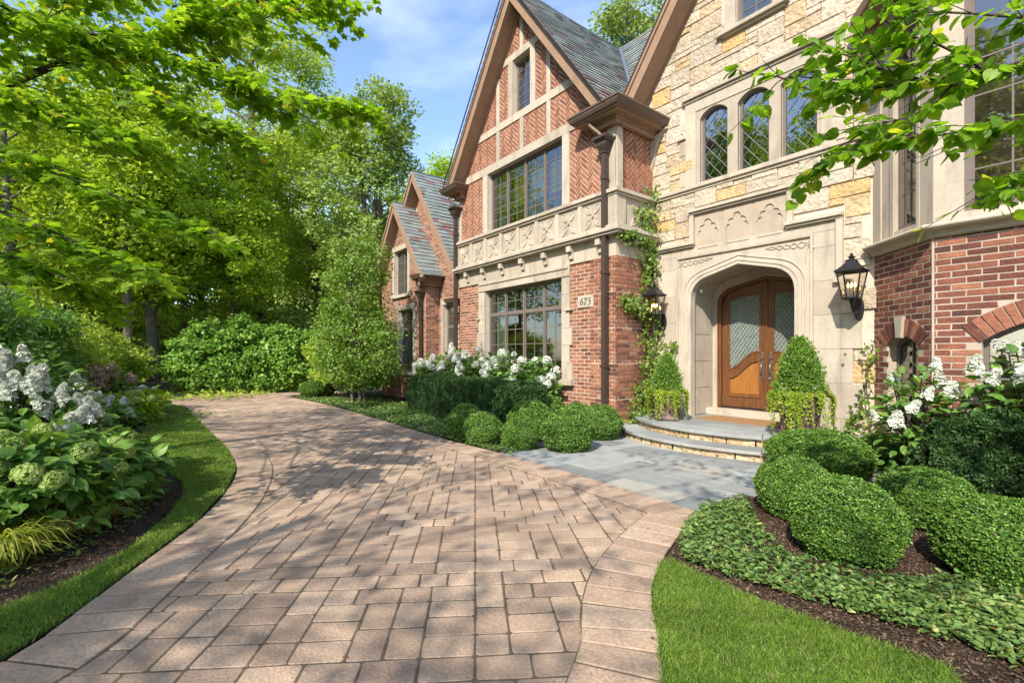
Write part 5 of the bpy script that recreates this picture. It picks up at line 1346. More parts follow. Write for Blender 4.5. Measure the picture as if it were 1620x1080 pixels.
# ================================================================ CLIPPED SHRUBS
def shell_leaves(m, fn, n, T, S, mat=0, up=.3, out=.9, rv0=.1, rspan=.8, depth=.05, rand=.5):
    """fn(n) -> points on the surface and outward normals"""
    P, Nn = fn(n); dp = np.abs(rng.normal(0, 1, n))*depth
    P = P-Nn*dp[:, None]
    N = unit(Nn*out+np.array([0, 0, up])+rdir(n)*rand); D = unit(Nn*.5+rdir(n)+np.array([0, 0, .25]))
    rv = np.clip(rv0+rng.random(n)*rspan-dp/depth*.06, 0, 1)
    scatter(m, T, P, D, N, S*rng.uniform(.7, 1.25, n), mat, rv)
def lumps(P, k=3.0, a=.05, ph=0):
    return a*(np.sin(P[:, 0]*k*2.1+ph)*np.sin(P[:, 1]*k*1.9+ph*2)+.6*np.sin(P[:, 2]*k*3.1+ph*3+P[:, 0]*k))
def make_ball(name, n=15000, leaf=.030, ph=0, mat='boxwood', flat=1.0):
    """unit-ish clipped ball of radius .5, sitting on z=0"""
    root = bpy.data.objects.new(name, None); COL.objects.link(root)
    def fn(k):
        d = rdir(k); d = d[d[:, 2] > -.72]; 
        while len(d) < k: d = np.concatenate([d, d[:k-len(d)]])
        r = .5*(1+lumps(d, 2.2, .05, ph)+lumps(d, 7, .028, ph+1)+lumps(d, 15, .012, ph+2)); P = d*r[:, None]; P[:, 2] = P[:, 2]+.40
        return P, d
    m = MB(); shell_leaves(m, fn, n, T_OVAL, leaf, rv0=.12, rspan=.74, depth=.022)
    fnn = lambda k: (lambda q: (q[0]+q[1]*.008, q[1]))(fn(k)); shell_leaves(m, fnn, n//7, T_OVAL, leaf*1.05, rv0=.6, rspan=.4, depth=.006, rand=.8)
    Pb, Nb = fn(90); scatter(m, T_OVAL, Pb+Nb*.004, rdir(90), unit(Nb+rdir(90)*.4), leaf*.9, 1)
    m.build('foliage', [LM[mat], LM['brown']], root)
    c = MB(); pr = [(.005, .0)]+[(.455*sin(t), .40-.445*cos(t)) for t in np.linspace(.5, pi-.01, 14)]
    c.lathe(pr, (0, 0, 0), 20); c.build('inner_twigs', M['twig_green'], root)
    return root
M['twig_green'] = solid('twig_green', (.022, .035, .012), .95, .3, 9, 1, 30, bdist=.03)
balls = [make_ball('boxwood', 17000, .033, 0), make_ball('boxwood', 17000, .033, 2.3), make_ball('boxwood', 26000, .026, 4.1)]
used = [False]*3
def ball(px, ytop, ybot, wpx, label, group, v=0, zrot=None):
    big = px > 1100
    d = FPX*H/(ybot-HOR); r = wpx/2*(d)/FPX; d += r*.75; r = wpx/2*d/FPX; a, b = atd(px, d)
    hz = H+(HOR-ytop)/FPX*d; hz = max(hz, .25)*(1.10 if big else 1.0); r *= (.80 if big else .93)
    o = balls[v] if not used[v] else copy_tree(balls[v]); used[v] = True
    o.location = (a, b, 0); o.scale = (r/.5, r/.5, max(hz, .3)/.90); o.rotation_euler = (0, 0, rnd.uniform(0, 6.28) if zrot is None else zrot)
    return tag(o, label, 'boxwood', group)
gl = 'clipped boxwood balls left of the bluestone walkway'
ball(738, 640, 697, 66, 'round boxwood at the left end of the cluster, touching the yew hedge', gl, 0)
ball(763, 652, 707, 64, 'small round boxwood second from the left in the front row', gl, 1)
ball(824, 660, 714, 64, 'low round boxwood in the middle of the front row', gl, 0)
ball(840, 635, 700, 78, 'wide boxwood behind the low middle ball', gl, 1)
ball(898, 648, 718, 86, 'largest boxwood ball of the front row, beside the bluestone', gl, 0)
ball(862, 624, 680, 70, 'boxwood at the back left, below the hydrangea flowers', gl, 1)
ball(948, 641, 698, 76, 'boxwood at the right end next to the downpipe', gl, 0)
ball(915, 638, 690, 60, 'boxwood tucked behind the largest ball by the brick wall', gl, 1)
gr = 'clipped boxwood mounds right of the bluestone walkway'
ball(1296, 686, 768, 186, 'broad boxwood mound nearest the potted topiary', gr, 2)
ball(1405, 690, 750, 110, 'dark boxwood mound at the back beside the yew hedge', gr, 2)
ball(1256, 728, 832, 130, 'boxwood mound at the left edge of the right bed', gr, 2)
ball(1336, 766, 908, 190, 'round boxwood ball in the middle of the right bed', gr, 2)
ball(1462, 748, 850, 160, 'boxwood mound between the middle ball and the dark yew', gr, 2)
ball(1588, 800, 955, 216, 'biggest boxwood mound at the far right, cut by the picture edge', gr, 2)
gf = 'small boxwood balls at the far tip of the house bed'
ball(494, 602, 629, 40, 'small far boxwood ball at the tip of the ground cover', gf, 1)
ball(518, 599, 626, 24, 'smaller far boxwood ball half hidden beside the tree stem', gf, 0)
# ---------------------------------------------------------------- yew hedges (boxy)
def hedge(name, O_, U, Lx, Ly, Hz, n, leaf, label, mat='yew', wob=.06, cat='hedge', T=T_DIA, ntrunk=0, rv0=0.0, rspan=.9):
    root = thing(name, (O_[0], O_[1], 0), label, cat)
    fr = Fr((O_[0], O_[1], 0), (U[0], U[1], 0)); fr2 = fr
    def fn(k):
        A = [Lx*Hz, Lx*Hz*.5, Ly*Hz, Ly*Hz, Lx*Ly*1.3]; f = rng.choice(5, k, p=np.array(A)/sum(A)); u = rng.random(k)*Lx; y = rng.random(k)*Ly; z = rng.random(k)**.85*Hz
        nn = np.zeros((k, 3))
        for i, (ax, val, nv) in enumerate(((1, 0, (0, -1, 0)), (1, Ly, (0, 1, 0)), (0, 0, (-1, 0, 0)), (0, Lx, (1, 0, 0)), (2, Hz, (0, 0, 1)))):
            s_ = f == i; nn[s_] = nv
            if ax == 1: y[s_] = val
            if ax == 0: u[s_] = val
            if ax == 2: z[s_] = val
        P = np.column_stack([u, y, z])
        # round the corners
        c = np.array([Lx/2, Ly/2, Hz*.45]); q = (P-c)/np.array([Lx/2, Ly/2, Hz*.55]); rr = (np.abs(q)**11).sum(1)**(1/11); P = c+q/rr[:, None]*np.array([Lx/2, Ly/2, Hz*.55])
        w_ = lumps(P, 3.2, wob, 1)+lumps(P, 9, wob*.5, 2); P = P+nn*w_[:, None]; P[:, 2] = np.maximum(P[:, 2], .03)
        # frame: u along, depth into -N, z up
        W = fr.O+P[:, :1]*fr.U-P[:, 1:2]*fr.N+P[:, 2:3]*fr.V; NN = nn[:, :1]*fr.U-nn[:, 1:2]*fr.N+nn[:, 2:3]*fr.V
        return W, NN
    m = MB(); shell_leaves(m, fn, n, T, leaf, rv0=rv0, rspan=rspan, depth=.022, rand=.6); o = m.build('foliage', LM[mat], root)
    c = MB(); c.box(.12, Lx-.12, .10, Hz-.12, -Ly+.12, -.12, 0, fr); c.build('inner_twigs', M['twig_green'], root)
    for i in range(int(Lx/.35)): 
        t = MB()
        u = .15+i*.35; p = fr.O+fr.U*u-fr.N*Ly*.4; t.tube([p+[0, 0, 0], p+[rnd.uniform(-.05, .05), 0, .3]], .02, 5); t.build('stem', M['bark'], root)
    return root
h0 = np.array(gp(636, 652)); h1 = np.array(gp(812, 700))
hedge('yew_hedge', (-11.35, 5.35), (1, -.02), 4.55, .95, .93, 80000, .036, 'long dark clipped yew hedge under the hydrangeas left of the boxwoods', wob=.03)
hedge('yew_hedge', (-1.25, 6.05), (1, -.1), 3.6, 1.1, .86, 70000, .034, 'dark yew hedge in front of the brick bay on the right')
# ---------------------------------------------------------------- hydrangeas
def head_mesh(kind, seed, n=150):
    """flower head of many four-petalled florets"""
    m = MB(); r0 = {'mop': (.5, .46), 'cone': (.42, .75), 'lace': (.45, .55)}[kind]
    d = rdir(n); d = d[d[:, 2] > -.55]; k = len(d)
    if kind == 'cone':
        t = rng.random(k)**.8; a = rng.uniform(0, 2*pi, k); P = np.column_stack([np.cos(a)*r0[0]*(1-t*.85), np.sin(a)*r0[0]*(1-t*.85), t*r0[1]*1.4-.1]); Nn = unit(np.column_stack([np.cos(a), np.sin(a), .5+0*a]))
    elif kind == 'lace':
        t = rng.random(k)**.7; a = rng.uniform(0, 2*pi, k); P = np.column_stack([np.cos(a)*.46*(1-t*.8)*rng.uniform(.4, 1.1, k), np.sin(a)*.46*(1-t*.8)*rng.uniform(.4, 1.1, k), t*.95-.1+rng.normal(0, .05, k)]); Nn = unit(np.column_stack([np.cos(a), np.sin(a), .9+0*a])+rdir(k)*.5)
    else: P = d*np.array([r0[0], r0[0], r0[1]])*rng.uniform(.9, 1.05, k)[:, None]; Nn = d
    fs = {'mop': .115, 'cone': .13, 'lace': .23}[kind]; rv = rng.random(k)
    for q in range(4):
        N = unit(Nn+rdir(k)*.25); ref = unit(np.cross(N, np.tile([0.1, .2, 1.], (k, 1)))); B = np.cross(N, ref); a = q*pi/2+rv*6
        D = ref*np.cos(a)[:, None]+B*np.sin(a)[:, None]
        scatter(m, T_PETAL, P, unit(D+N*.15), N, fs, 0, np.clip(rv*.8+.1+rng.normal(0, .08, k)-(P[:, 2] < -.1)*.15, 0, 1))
    c = MB(); 
    return m
head_me = {}
def heads(kind, mat, seed=0, n=150):
    key = (kind, mat, seed)
    if key not in head_me:
        o = head_mesh(kind, seed, n).build('flower_head', LM[mat]); head_me[key] = o.data; bpy.data.objects.remove(o)
    return head_me[key]
def hydrangea(name, x, y, Hh, Rr, kind, mat, nh, label, group, hs=.085, leaf=.13, nl=900, lm='hydrangea', seed=0, face=(0, -1, .4), T=T_BROAD, hn=150, top=.5, ry=None, cz=.55):
    root = thing(name, (x, y, 0), label, 'hydrangea', group); r = np.random.default_rng(seed+50); ry = ry or Rr
    d = unit(r.normal(size=(nl, 3))); d[:, 2] = np.abs(d[:, 2])*1.1-.45*(r.random(nl) < .35); rad = r.uniform(.55, 1.05, nl)[:, None]
    P = d*rad*np.array([Rr, ry, Hh*(1-cz)])+np.array([x, y, Hh*cz]); P[:, 2] = np.maximum(P[:, 2]-(Hh*cz)*.9*(1-rad[:, 0])*0, .06)
    low = r.random(nl) < .3; P[low, 2] = r.uniform(.08, Hh*cz, low.sum())
    N = unit(np.array([0, 0, 1.0])+d*.5+r.normal(0, .35, (nl, 3))); D = unit(d*[1, 1, .15]+r.normal(0, .4, (nl, 3))+[0, 0, -.15])
    m = MB(); scatter(m, T, P, D, N, leaf*r.uniform(.6, 1.2, nl), 0, np.clip(r.random(nl)*.85+.08, 0, 1)); m.build('foliage', LM[lm], root)
    st = MB()
    f = unit(np.array([face], float))[0]
    for i in range(nh):
        e = unit(r.normal(size=(1, 3))+f*.9+[0, 0, top])[0]; e[2] = abs(e[2])
        p = e*np.array([Rr, ry, Hh*(1-cz)])*r.uniform(.95, 1.12)+np.array([x, y, Hh*cz])
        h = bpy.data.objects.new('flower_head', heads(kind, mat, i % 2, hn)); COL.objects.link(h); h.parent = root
        s = hs*2*r.uniform(.7, 1.15); h.scale = (s, s, s); h.location = (p[0]-x, p[1]-y, p[2]); h.rotation_euler = (r.uniform(-.5, .5), r.uniform(-.5, .5), r.uniform(0, 6))
        b = np.array([x+r.normal(0, .08), y+r.normal(0, .08), 0]); mid = (b+p)/2+np.array([0, 0, .12*Hh]); st.tube(smooth_line([b, mid, p], 4), .006, 4, 0, False)
    for i in range(26):
        p = P[r.integers(nl)]; b = np.array([x+r.normal(0, .08), y+r.normal(0, .08), 0]); st.tube(smooth_line([b, (b+p)/2+[0, 0, .1*Hh], p], 3), .006, 4, 0, False)
    st.build('stem', M['twig'], root)
    return root
gw = 'white hydrangeas under the ground floor window'
hydrangea('hydrangea', -12.3, 6.62, 1.42, .75, 'mop', 'white', 16, 'leftmost white hydrangea in front of the narrow wing window', gw, .10, seed=1, leaf=.12, ry=.40)
hydrangea('hydrangea', -11.2, 6.74, 1.55, .75, 'lace', 'white', 16, 'white hydrangea around the left downpipe of the brick gable', gw, .11, seed=2, leaf=.12, ry=.40)
hydrangea('hydrangea', -10.0, 6.74, 1.52, .75, 'mop', 'white', 20, 'white hydrangea under the left half of the large window', gw, .10, seed=3, leaf=.12, ry=.40)
hydrangea('hydrangea', -8.85, 6.72, 1.45, .72, 'mop', 'white', 20, 'white hydrangea under the middle of the large window', gw, .10, seed=4, leaf=.12, ry=.40)
hydrangea('hydrangea', -7.85, 6.68, 1.36, .68, 'mop', 'white', 18, 'white hydrangea at the right end, leaning over the window sill', gw, .10, seed=5, leaf=.12, ry=.40)
def hy_at(name, px, d, *a, **k): x, y = atd(px, d); return hydrangea(name, x, y, *a, **k)
gg = 'hydrangeas in the flower bed at the left edge'
hy_at('hydrangea', 118, 4.75, .98, .34, 'lace', 'white', 16, 'low white flowered hydrangea between the tall one and the lime heads', gg, .085, seed=20, leaf=.10, nl=500, hn=85, face=(.6, -.5, .4))
hy_at('hydrangea', 32, 4.9, 1.42, .60, 'lace', 'white', 34, 'tall hydrangea full of loose white flowers at the left picture edge', gg, .085, seed=11, leaf=.10, nl=1300, hn=85, face=(.6, -.3, .5))
hy_at('hydrangea', 88, 5.3, 1.12, .42, 'lace', 'white', 34, 'hydrangea with loose white flowers right of the tall one', gg, .085, seed=12, leaf=.10, nl=700, hn=85, face=(.6, -.5, .5))
hy_at('hydrangea', 60, 3.75, .86, .58, 'mop', 'limef', 22, 'broad leaved hydrangea with lime green heads behind the golden grass', gg, .075, seed=13, leaf=.135, nl=950, hn=300, face=(.5, -.6, .3), top=.3)
hy_at('hydrangea', 160, 4.6, .68, .50, 'mop', 'limef', 26, 'broad leaved hydrangea with lime green heads overhanging the bed edge', gg, .068, seed=14, leaf=.13, nl=1000, hn=320, face=(.6, -.5, .3), top=.3)
hy_at('hydrangea', -70, 4.2, .95, .7, 'mop', 'limef', 10, 'hydrangea with lime green heads cut by the left picture edge', gg, .08, seed=15, leaf=.135, nl=900, hn=320, face=(.6, -.5, .3))
gh = 'hydrangeas at the far end of the left bed'
hy_at('hydrangea', 205, 9.9, .66, .55, 'mop', 'limef', 26, 'low far hydrangea with pale green heads beside the lawn tip', gh, .085, seed=16, leaf=.12, nl=700, lm='lime')
hy_at('hydrangea', 232, 11.6, .66, .45, 'mop', 'white', 14, 'small far hydrangea with cream heads at the end of the bed', gh, .09, seed=17, leaf=.13, nl=400, lm='lime')
hy_at('hydrangea', 165, 10.6, 1.12, .62, 'mop', 'mauve', 30, 'far hydrangea with faded rust pink flower heads', gh, .12, seed=18, leaf=.12, nl=600, face=(.8, -.3, .5))
hy_at('hydrangea', 170, 8.7, .55, .5, 'lace', 'white', 10, 'small low hydrangea with white florets behind the lime heads', gh, .10, seed=19, leaf=.14, nl=400)
gb = 'lacecap hydrangeas before the brick bay'
hydrangea('hydrangea', -1.45, 6.95, 1.28, .36, 'lace', 'white', 10, 'white lacecap hydrangea before the small arched window', gb, .085, seed=21, leaf=.11, nl=420, hn=130, ry=.35)
hydrangea('hydrangea', -.5, 6.75, 1.52, .58, 'lace', 'white', 10, 'white lacecap hydrangea before the wide arched window', gb, .085, seed=22, leaf=.12, nl=620, hn=130, ry=.38)
hydrangea('hydrangea', .75, 6.3, 1.62, .75, 'lace', 'white', 5, 'large leaved hydrangea at the right picture edge over the yew', gb, .09, seed=23, leaf=.18, nl=420, hn=130, ry=.5)
# ---------------------------------------------------------------- golden grass clumps
def clump_grass(x, y, r_, hh, n, label, seed):
    root = thing('golden_grass', (x, y, 0), label, 'ornamental grass', 'golden grass clumps at the corner of the left bed'); r = np.random.default_rng(seed); m = MB()
    for i in range(n):
        a = r.uniform(-2.4, 2.4)-.5; L_ = r_*r.uniform(.6, 1.15); h = hh*r.uniform(.7, 1.2); b = np.array([x, y, 0])+r.normal(0, .05, 3)*[1, 1, 0]
        dr = np.array([cos(a), sin(a), 0]); k = 6; t = np.linspace(0, 1, k)
        P = b+dr*L_*t[:, None]+np.column_stack([0*t, 0*t, h*np.sin(t*pi*.78)*1.1]); sd = np.array([-sin(a), cos(a), 0])*.0075; w_ = np.array([.5, .9, 1, .9, .6, .05])[:, None]
        V = np.concatenate([P-sd*w_, P+sd*w_]); m.add(V, np.array([(j, j+1, k+j+1, k+j) for j in range(k-1)]), 0, np.full(k-1, r.random()))
    m.build('blades', LM['hakone'], root)
for i, (px, d, lb) in enumerate(((-8, 3.25, 'golden striped grass clump cut by the left picture edge'), (75, 3.75, 'golden striped grass clump below the lime hydrangea'), (135, 4.05, 'smaller golden striped grass clump nearest the lawn strip'))):
    x, y = atd(px, d); clump_grass(x, y, .40-.05*i, .24-.03*i, 300-50*i, lb, i)
# ---------------------------------------------------------------- ivy on the corner
def ivy(name, paths, label, n_per, leaf, wid, nrm, seed=0, mat='ivy', cat='climbing plant'):
    root = thing(name, tuple(paths[0][0][:2])+(0,), label, cat); r = np.random.default_rng(seed); m = MB(); s = MB()
    for path in paths:
        P = smooth_line(path, 8); s.tube(P, .007, 5, 0, False)
        k = int(n_per*len(P)/8); i = r.integers(0, len(P), k); q = P[i]+r.normal(0, 1, (k, 3))*np.array(wid)
        nn = np.array(nrm, float); q = q+unit(nn[None])*np.abs(r.normal(0, .05, k))[:, None]
        scatter(m, T_HEART, q, unit(r.normal(0, .5, (k, 3))+[0, 0, -.7]), unit(nn+r.normal(0, .45, (k, 3))), leaf*r.uniform(.6, 1.2, k), 0, r.random(k))
    s.build('stem', M['twig'], root); m.build('foliage', LM[mat], root); return root
cx_, cy_ = GX1+.06, 7.9
ivy('climbing_ivy', [[(-5.88, 7.75, 0), (-5.88, 7.85, .8), (-5.88, 7.95, 1.6), (-5.88, 7.85, 2.4), (-5.85, 7.95, 3.2), (-5.85, 7.9, 3.9), (-5.86, 7.75, 4.3)],
 [(-5.8, 8.15, 0), (-5.85, 8.1, 1.0), (-5.75, 8.18, 2.0), (-5.85, 8.15, 3.0), (-5.85, 8.1, 4.0), (-5.88, 8.1, 4.75)], [(-5.7, 7.95, 0), (-5.65, 8.2, .6), (-5.6, 8.22, 1.2), (-5.45, 8.2, 1.65)],
 [(-5.88, 7.85, 3.7), (-5.85, 7.45, 3.75), (-5.82, 7.2, 3.72)], [(-5.85, 7.8, 2.3), (-5.84, 7.5, 2.42), (-5.84, 7.3, 2.5)], [(-5.86, 7.5, 0), (-5.8, 7.55, .4), (-5.8, 7.65, .9)]],
 'tall strand of ivy climbing the corner between brick and limestone', 150, .058, (.085, .11, .07), (.8, -.8, .2), 3)
ivy('climbing_ivy', [[(-2.5, 8.1, 0), (-2.45, 8.15, .4), (-2.35, 8.2, .7)], [(-2.3, 8.05, 0), (-2.2, 8.1, .5), (-2.27, 8.15, 1.0), (-2.2, 8.18, 1.6)]], 'small young vine at the foot of the limestone wall beside the bay', 34, .06, (.07, .05, .05), (-.2, -1, .2), 4)
# ---------------------------------------------------------------- pots with topiary
def planter(x, y, s, label, l2, seed):
    t = thing('planter', (x, y, .3), label, 'planter', 'planters beside the front door'); m = MB()
    pr = [(.20, 0), (.235, .02), (.235, .05), (.20, .07), (.19, .10), (.205, .30), (.235, .46), (.26, .50), (.285, .52), (.285, .56), (.245, .56), (.23, .50), (.0, .49)]
    m.lathe([(a*s, b*s) for a, b in pr], (x, y, .3), 24)
    for i in range(12):
        a = i*pi/6; m.tube([(x+(.195*cos(a))*s, y+.195*sin(a)*s, .3+.09*s), (x+.213*cos(a)*s, y+.213*sin(a)*s, .3+.32*s), (x+.245*cos(a)*s, y+.245*sin(a)*s, .3+.47*s)], .014*s, 6)
    m.build('pot', M['pot'], t)
    c = thing('cone_topiary', (x, y, .3+.5*s), l2, 'topiary', 'cone topiaries in the planters'); f = MB()
    hc = .62*s; rc = .245*s
    def fn(k):
        tt = rng.random(k)**1.3; a = rng.uniform(0, 2*pi, k); rr = rc*np.clip(1-tt**2.3, .04, 1)**.8*(1+.07*np.sin(a*5+tt*9)+.05*np.sin(a*3+tt*17)+rng.normal(0, .055, k))
        return np.column_stack([x+rr*np.cos(a), y+rr*np.sin(a), .3+.5*s+.02+tt*hc*1.15]), unit(np.column_stack([np.cos(a), np.sin(a), .35+tt]))
    shell_leaves(f, fn, int(9000*s), T_OVAL, .030, rv0=.25, rspan=.75, depth=.04); Ps, Ns = fn(int(1500*s)); Ps = Ps+Ns*rng.uniform(0, .075, (len(Ps), 1))**1.3*1.6; scatter(f, T_OVAL, Ps, unit(Ns+rdir(len(Ps))*.6), unit(rdir(len(Ps))+[0, 0, .5]), .030*rng.uniform(.7, 1.3, len(Ps)), 0, np.clip(rng.random(len(Ps))*.5+.5, 0, 1))
    f.build('foliage', LM['boxwood_l'], c)
    g = MB(); g.lathe([(rc*.85, 0), (rc*.7, hc*.5), (.02, hc*1.05)], (x, y, .3+.5*s), 12); g.tube([(x, y, .3+.4*s), (x, y, .3+.6*s)], .02, 6); g.build('inner_twigs', M['twig_green'], c)
    # trailing creeping plants
    v = thing('trailing_plant', (x, y, .3+.5*s), 'golden creeping plant spilling from the '+('left' if seed == 1 else 'right')+' planter', 'trailing plant', 'trailing plants in the planters'); L1 = MB(); r = np.random.default_rng(seed); st = MB()
    for i in range(int(46*s)):
        a = r.normal(r.choice([4.1, 4.95, 5.75, .3, 3.3, 2.0]), .17); R0 = .26*s; L_ = r.uniform(.15, .80)**1.0*s*.72; k = 9; tt = np.linspace(0, 1, k)
        P = np.column_stack([x+np.cos(a)*(R0+.10*np.minimum(tt*3, 1))+r.normal(0, .01, k), y+np.sin(a)*(R0+.10*np.minimum(tt*3, 1))+r.normal(0, .01, k), .3+.55*s+.05*np.sin(tt*3)-L_*tt**1.3])
        P = smooth_line(P, 3); st.tube(P, .0025, 3, 0, False); q = np.repeat(P, 3, 0); n = len(q); q = q+r.normal(0, .014, (n, 3))
        nn = np.tile([cos(a), sin(a), .3], (n, 1)); scatter(L1, T_OVAL, q, unit(r.normal(0, .6, (n, 3))+[0, 0, -.2]), unit(nn+r.normal(0, .3, (n, 3))), .030*r.uniform(.7, 1.3, n), 0, np.clip(r.random(n)*.5+r.random()*.5, 0, 1))
    n = int(330*s); a = r.uniform(0, 2*pi, n); rr = r.uniform(.1, .33, n)*s; P = np.column_stack([x+rr*np.cos(a), y+rr*np.sin(a), .3+.56*s+r.uniform(0, .12, n)]); scatter(L1, T_OVAL, P, rdir(n)+[0, 0, .3], rdir(n)+[0, 0, .8], .035, 0, None)
    L1.build('foliage', LM['gold'], v); st.build('stem', M['twig'], v)
    wf = MB(); n = 26; a = r.uniform(0, 2*pi, n); P = np.column_stack([x+.24*s*np.cos(a), y+.24*s*np.sin(a), .3+.60*s+r.uniform(.0, .14, n)])
    for q in range(5):
        ref = np.tile([cos(q*1.257), sin(q*1.257), .2], (n, 1)); scatter(wf, T_PETAL, P, ref, np.tile([.1, -.3, 1.], (n, 1)), .028, 0, np.full(n, .9))
    wf.build('blossom', LM['white'], v)
LM['boxwood_l'] = leaf_mat('leaf_boxwood_light', [(0, (.06, .14, .015)), (.5, (.12, .24, .025)), (1, (.24, .40, .06))], .35, .4, .5)
planter(-5.10, 7.50, .95, 'weathered brown urn planter left of the front door', 'bushy green cone topiary in the left urn', 1)
planter(-2.86, 7.42, 1.15, 'weathered brown urn planter right of the front door', 'bushy green cone topiary in the right urn', 2)
# ================================================================ TREES
def tree(name, x, y, label, cat, crown, nclump, nleaf, leaf, mat, trunk_r, Ht, seed, group=None, T=T_DIA, cr=.55, lean=(0, 0), nb=40, shell=.45, stems=1, bark='bark', upn=.6, droop=0, size_label=None):
    """crown: ellipsoids (dx, dy, z, rx, ry, rz, weight); clumps of leaves hang on limbs that leave the trunk"""
    r = np.random.default_rng(seed); root = thing(name, (x, y, 0), label, cat, group)
    base = np.array([x, y, -.05]); tr_ = MB(); W = np.array([c[6] if len(c) > 6 else c[3]*c[4]*c[5] for c in crown], float); W /= W.sum()
    trunks = []
    for s in range(stems):
        off = np.array([r.normal(0, .12), r.normal(0, .12), 0]) if stems > 1 else np.zeros(3)
        k = 8; t = np.linspace(0, 1, k); sp = r.normal(0, .12, 2) if stems == 1 else r.normal(0, .35, 2)
        P = base+off+np.column_stack([lean[0]*t**1.5+sp[0]*t*Ht*.12+.04*Ht*.3*np.sin(t*5+s+seed), lean[1]*t**1.5+sp[1]*t*Ht*.12+.04*Ht*.3*np.cos(t*4+s), t*Ht])
        tr_.tube(smooth_line(P, 3), trunk_r*(1-.80*np.linspace(0, 1, 22)**.9)*np.where(np.linspace(0, 1, 22) < .04, 1.3, 1), 9); trunks.append(P)
    ci = r.choice(len(crown), nclump, p=W); d = unit(r.normal(size=(nclump, 3))); rad = (shell+(1-shell)*r.random(nclump))**.6
    C = np.array([[x+c[0], y+c[1], c[2]] for c in crown])[ci]; RR = np.array([c[3:6] for c in crown])[ci]
    cc = C+d*rad[:, None]*RR
    n = nclump*nleaf; idx = np.repeat(np.arange(nclump), nleaf); rc_ = cr*r.uniform(.6, 1.3, nclump)
    o = r.normal(size=(n, 3)); o = unit(o)*(r.random(n)**.45)[:, None]*rc_[idx][:, None]*[1.15, 1.15, .75]; o[:, 2] += .0
    P = cc[idx]+o
    if droop: P[:, 2] -= droop*(np.hypot(o[:, 0], o[:, 1]))
    P[:, 2] = np.maximum(P[:, 2], .1)
    N = unit(np.array([0, 0, upn])+unit(o)*.45+unit(d[idx])*.35+r.normal(0, .38, (n, 3))); D = unit(r.normal(size=(n, 3))*[1, 1, .5]+unit(o)*.6+[0, 0, -.1])
    rv = np.clip(r.random(n)*.6+r.random(nclump)[idx]*.35+.03, 0, 1)
    f = MB(); scatter(f, T, P, D, N, leaf*r.uniform(.65, 1.3, n), 0, rv); f.build('crown', LM[mat], root)
    for k in r.permutation(nclump)[:nb]:
        TP = trunks[int(r.integers(len(trunks)))]; p = cc[k]; zt = max(min(p[2]-.25*np.hypot(*(p[:2]-TP[-1][:2]))-.5, Ht*.95), Ht*.12); q = np.array([np.interp(zt, TP[:, 2], TP[:, i]) for i in range(3)])
        mid = (q+p)/2+np.array([r.normal(0, .12), r.normal(0, .12), .18])*np.linalg.norm(p-q)*.35
        L_ = smooth_line([q, q+(mid-q)*.5+r.normal(0, .05, 3), mid, p], 3); r0 = trunk_r*.42*(1-.6*zt/Ht)*min(1, np.linalg.norm(p-q)/3+.3); tr_.tube(L_, np.linspace(r0, max(.008, r0*.15), len(L_)), 6, 0, False)
    tr_.build('trunk', M[bark], root)
    return root
def tree_at(name, px, d, *a, **k): x, y = atd(px, d); return tree(name, x, y, *a, **k)
LM['far'] = LM['woods']
tg = 'trees of the wood beyond the driveway'
# tree whose round top stands against the sky left of the house
tree_at('shade_tree', 592, 22, 'tall dense green tree with a rounded top against the sky left of the gables', 'tree', [(0, 0, 7.6, 2.7, 2.7, 5.0, 3), (.3, 0, 11.3, 1.9, 1.9, 2.6, 1), (-.8, .2, 5, 2.9, 2.6, 2.6, 1)], 290, 105, .18, 'pear', .22, 12.5, 1, tg, cr=.62, nb=70, stems=3)
tree_at('shade_tree', 505, 27, 'tall tree between the rounded tree and the big ivy clad trunk', 'tree', [(0, 0, 9.5, 3.2, 3, 5.2, 3)], 180, 100, .22, 'woods', .24, 14, 2, tg, cr=.75, nb=50)
tree_at('oak_tree', 412, 23, 'very tall old tree with a dark forked trunk and open limbs', 'tree', [(0, 0, 13.8, 3.6, 3.4, 3.4, 3), (-2.0, 0, 9.5, 2.4, 2.2, 1.6, 1), (2.0, 0, 10.6, 1.8, 2, 1.6, 1), (0.5, 0, 17, 3, 3, 2, 1)], 170, 95, .20, 'woods', .34, 17, 3, tg, cr=.7, nb=46, lean=(.8, .2))
tree_at('young_tree', 365, 20.5, 'bright yellow green tree in the sun before the old trunk', 'tree', [(0, 0, 6.6, 2.5, 2.2, 2.4, 3), (1.3, 0, 5.2, 1.9, 1.6, 1.6, 1), (-1.2, 0, 7.2, 1.6, 1.6, 1.4, 1)], 210, 115, .15, 'lime', .13, 8.6, 4, tg, cr=.55, nb=50, lean=(.3, .3))
tree_at('small_tree', 566, 14.6, 'multi-stemmed small leafy tree rising from the ground cover left of the hedge', 'tree', [(0, 0, 1.9, 1.35, 1.15, 1.5, 3), (-.1, 0, 3.5, .95, .9, 1.2, 1.1), (.85, .1, 1.5, .95, .8, 1.2, 1.2), (-1.0, -.1, 1.2, .75, .7, .75, .9), (.5, .1, 4.1, .55, .6, .9, .6)], 215, 95, .085, 'holly', .06, 4.6, 5, None, cr=.34, nb=60, stems=5, T=T_OVAL)
tree_at('woodland_tree', 285, 21, 'slender woodland tree right of the brown trunk', 'tree', [(0, 0, 8.5, 3.2, 3, 4.0)], 170, 100, .19, 'lime', .18, 12, 6, tg, cr=.75)
tree_at('woodland_tree', 195, 17, 'woodland tree with bright top behind the maple leaves', 'tree', [(0, 0, 7.5, 2.8, 2.6, 3.6), (0, 0, 12, 2.6, 2.6, 2.6)], 190, 100, .17, 'lime', .17, 13, 7, tg, cr=.65)
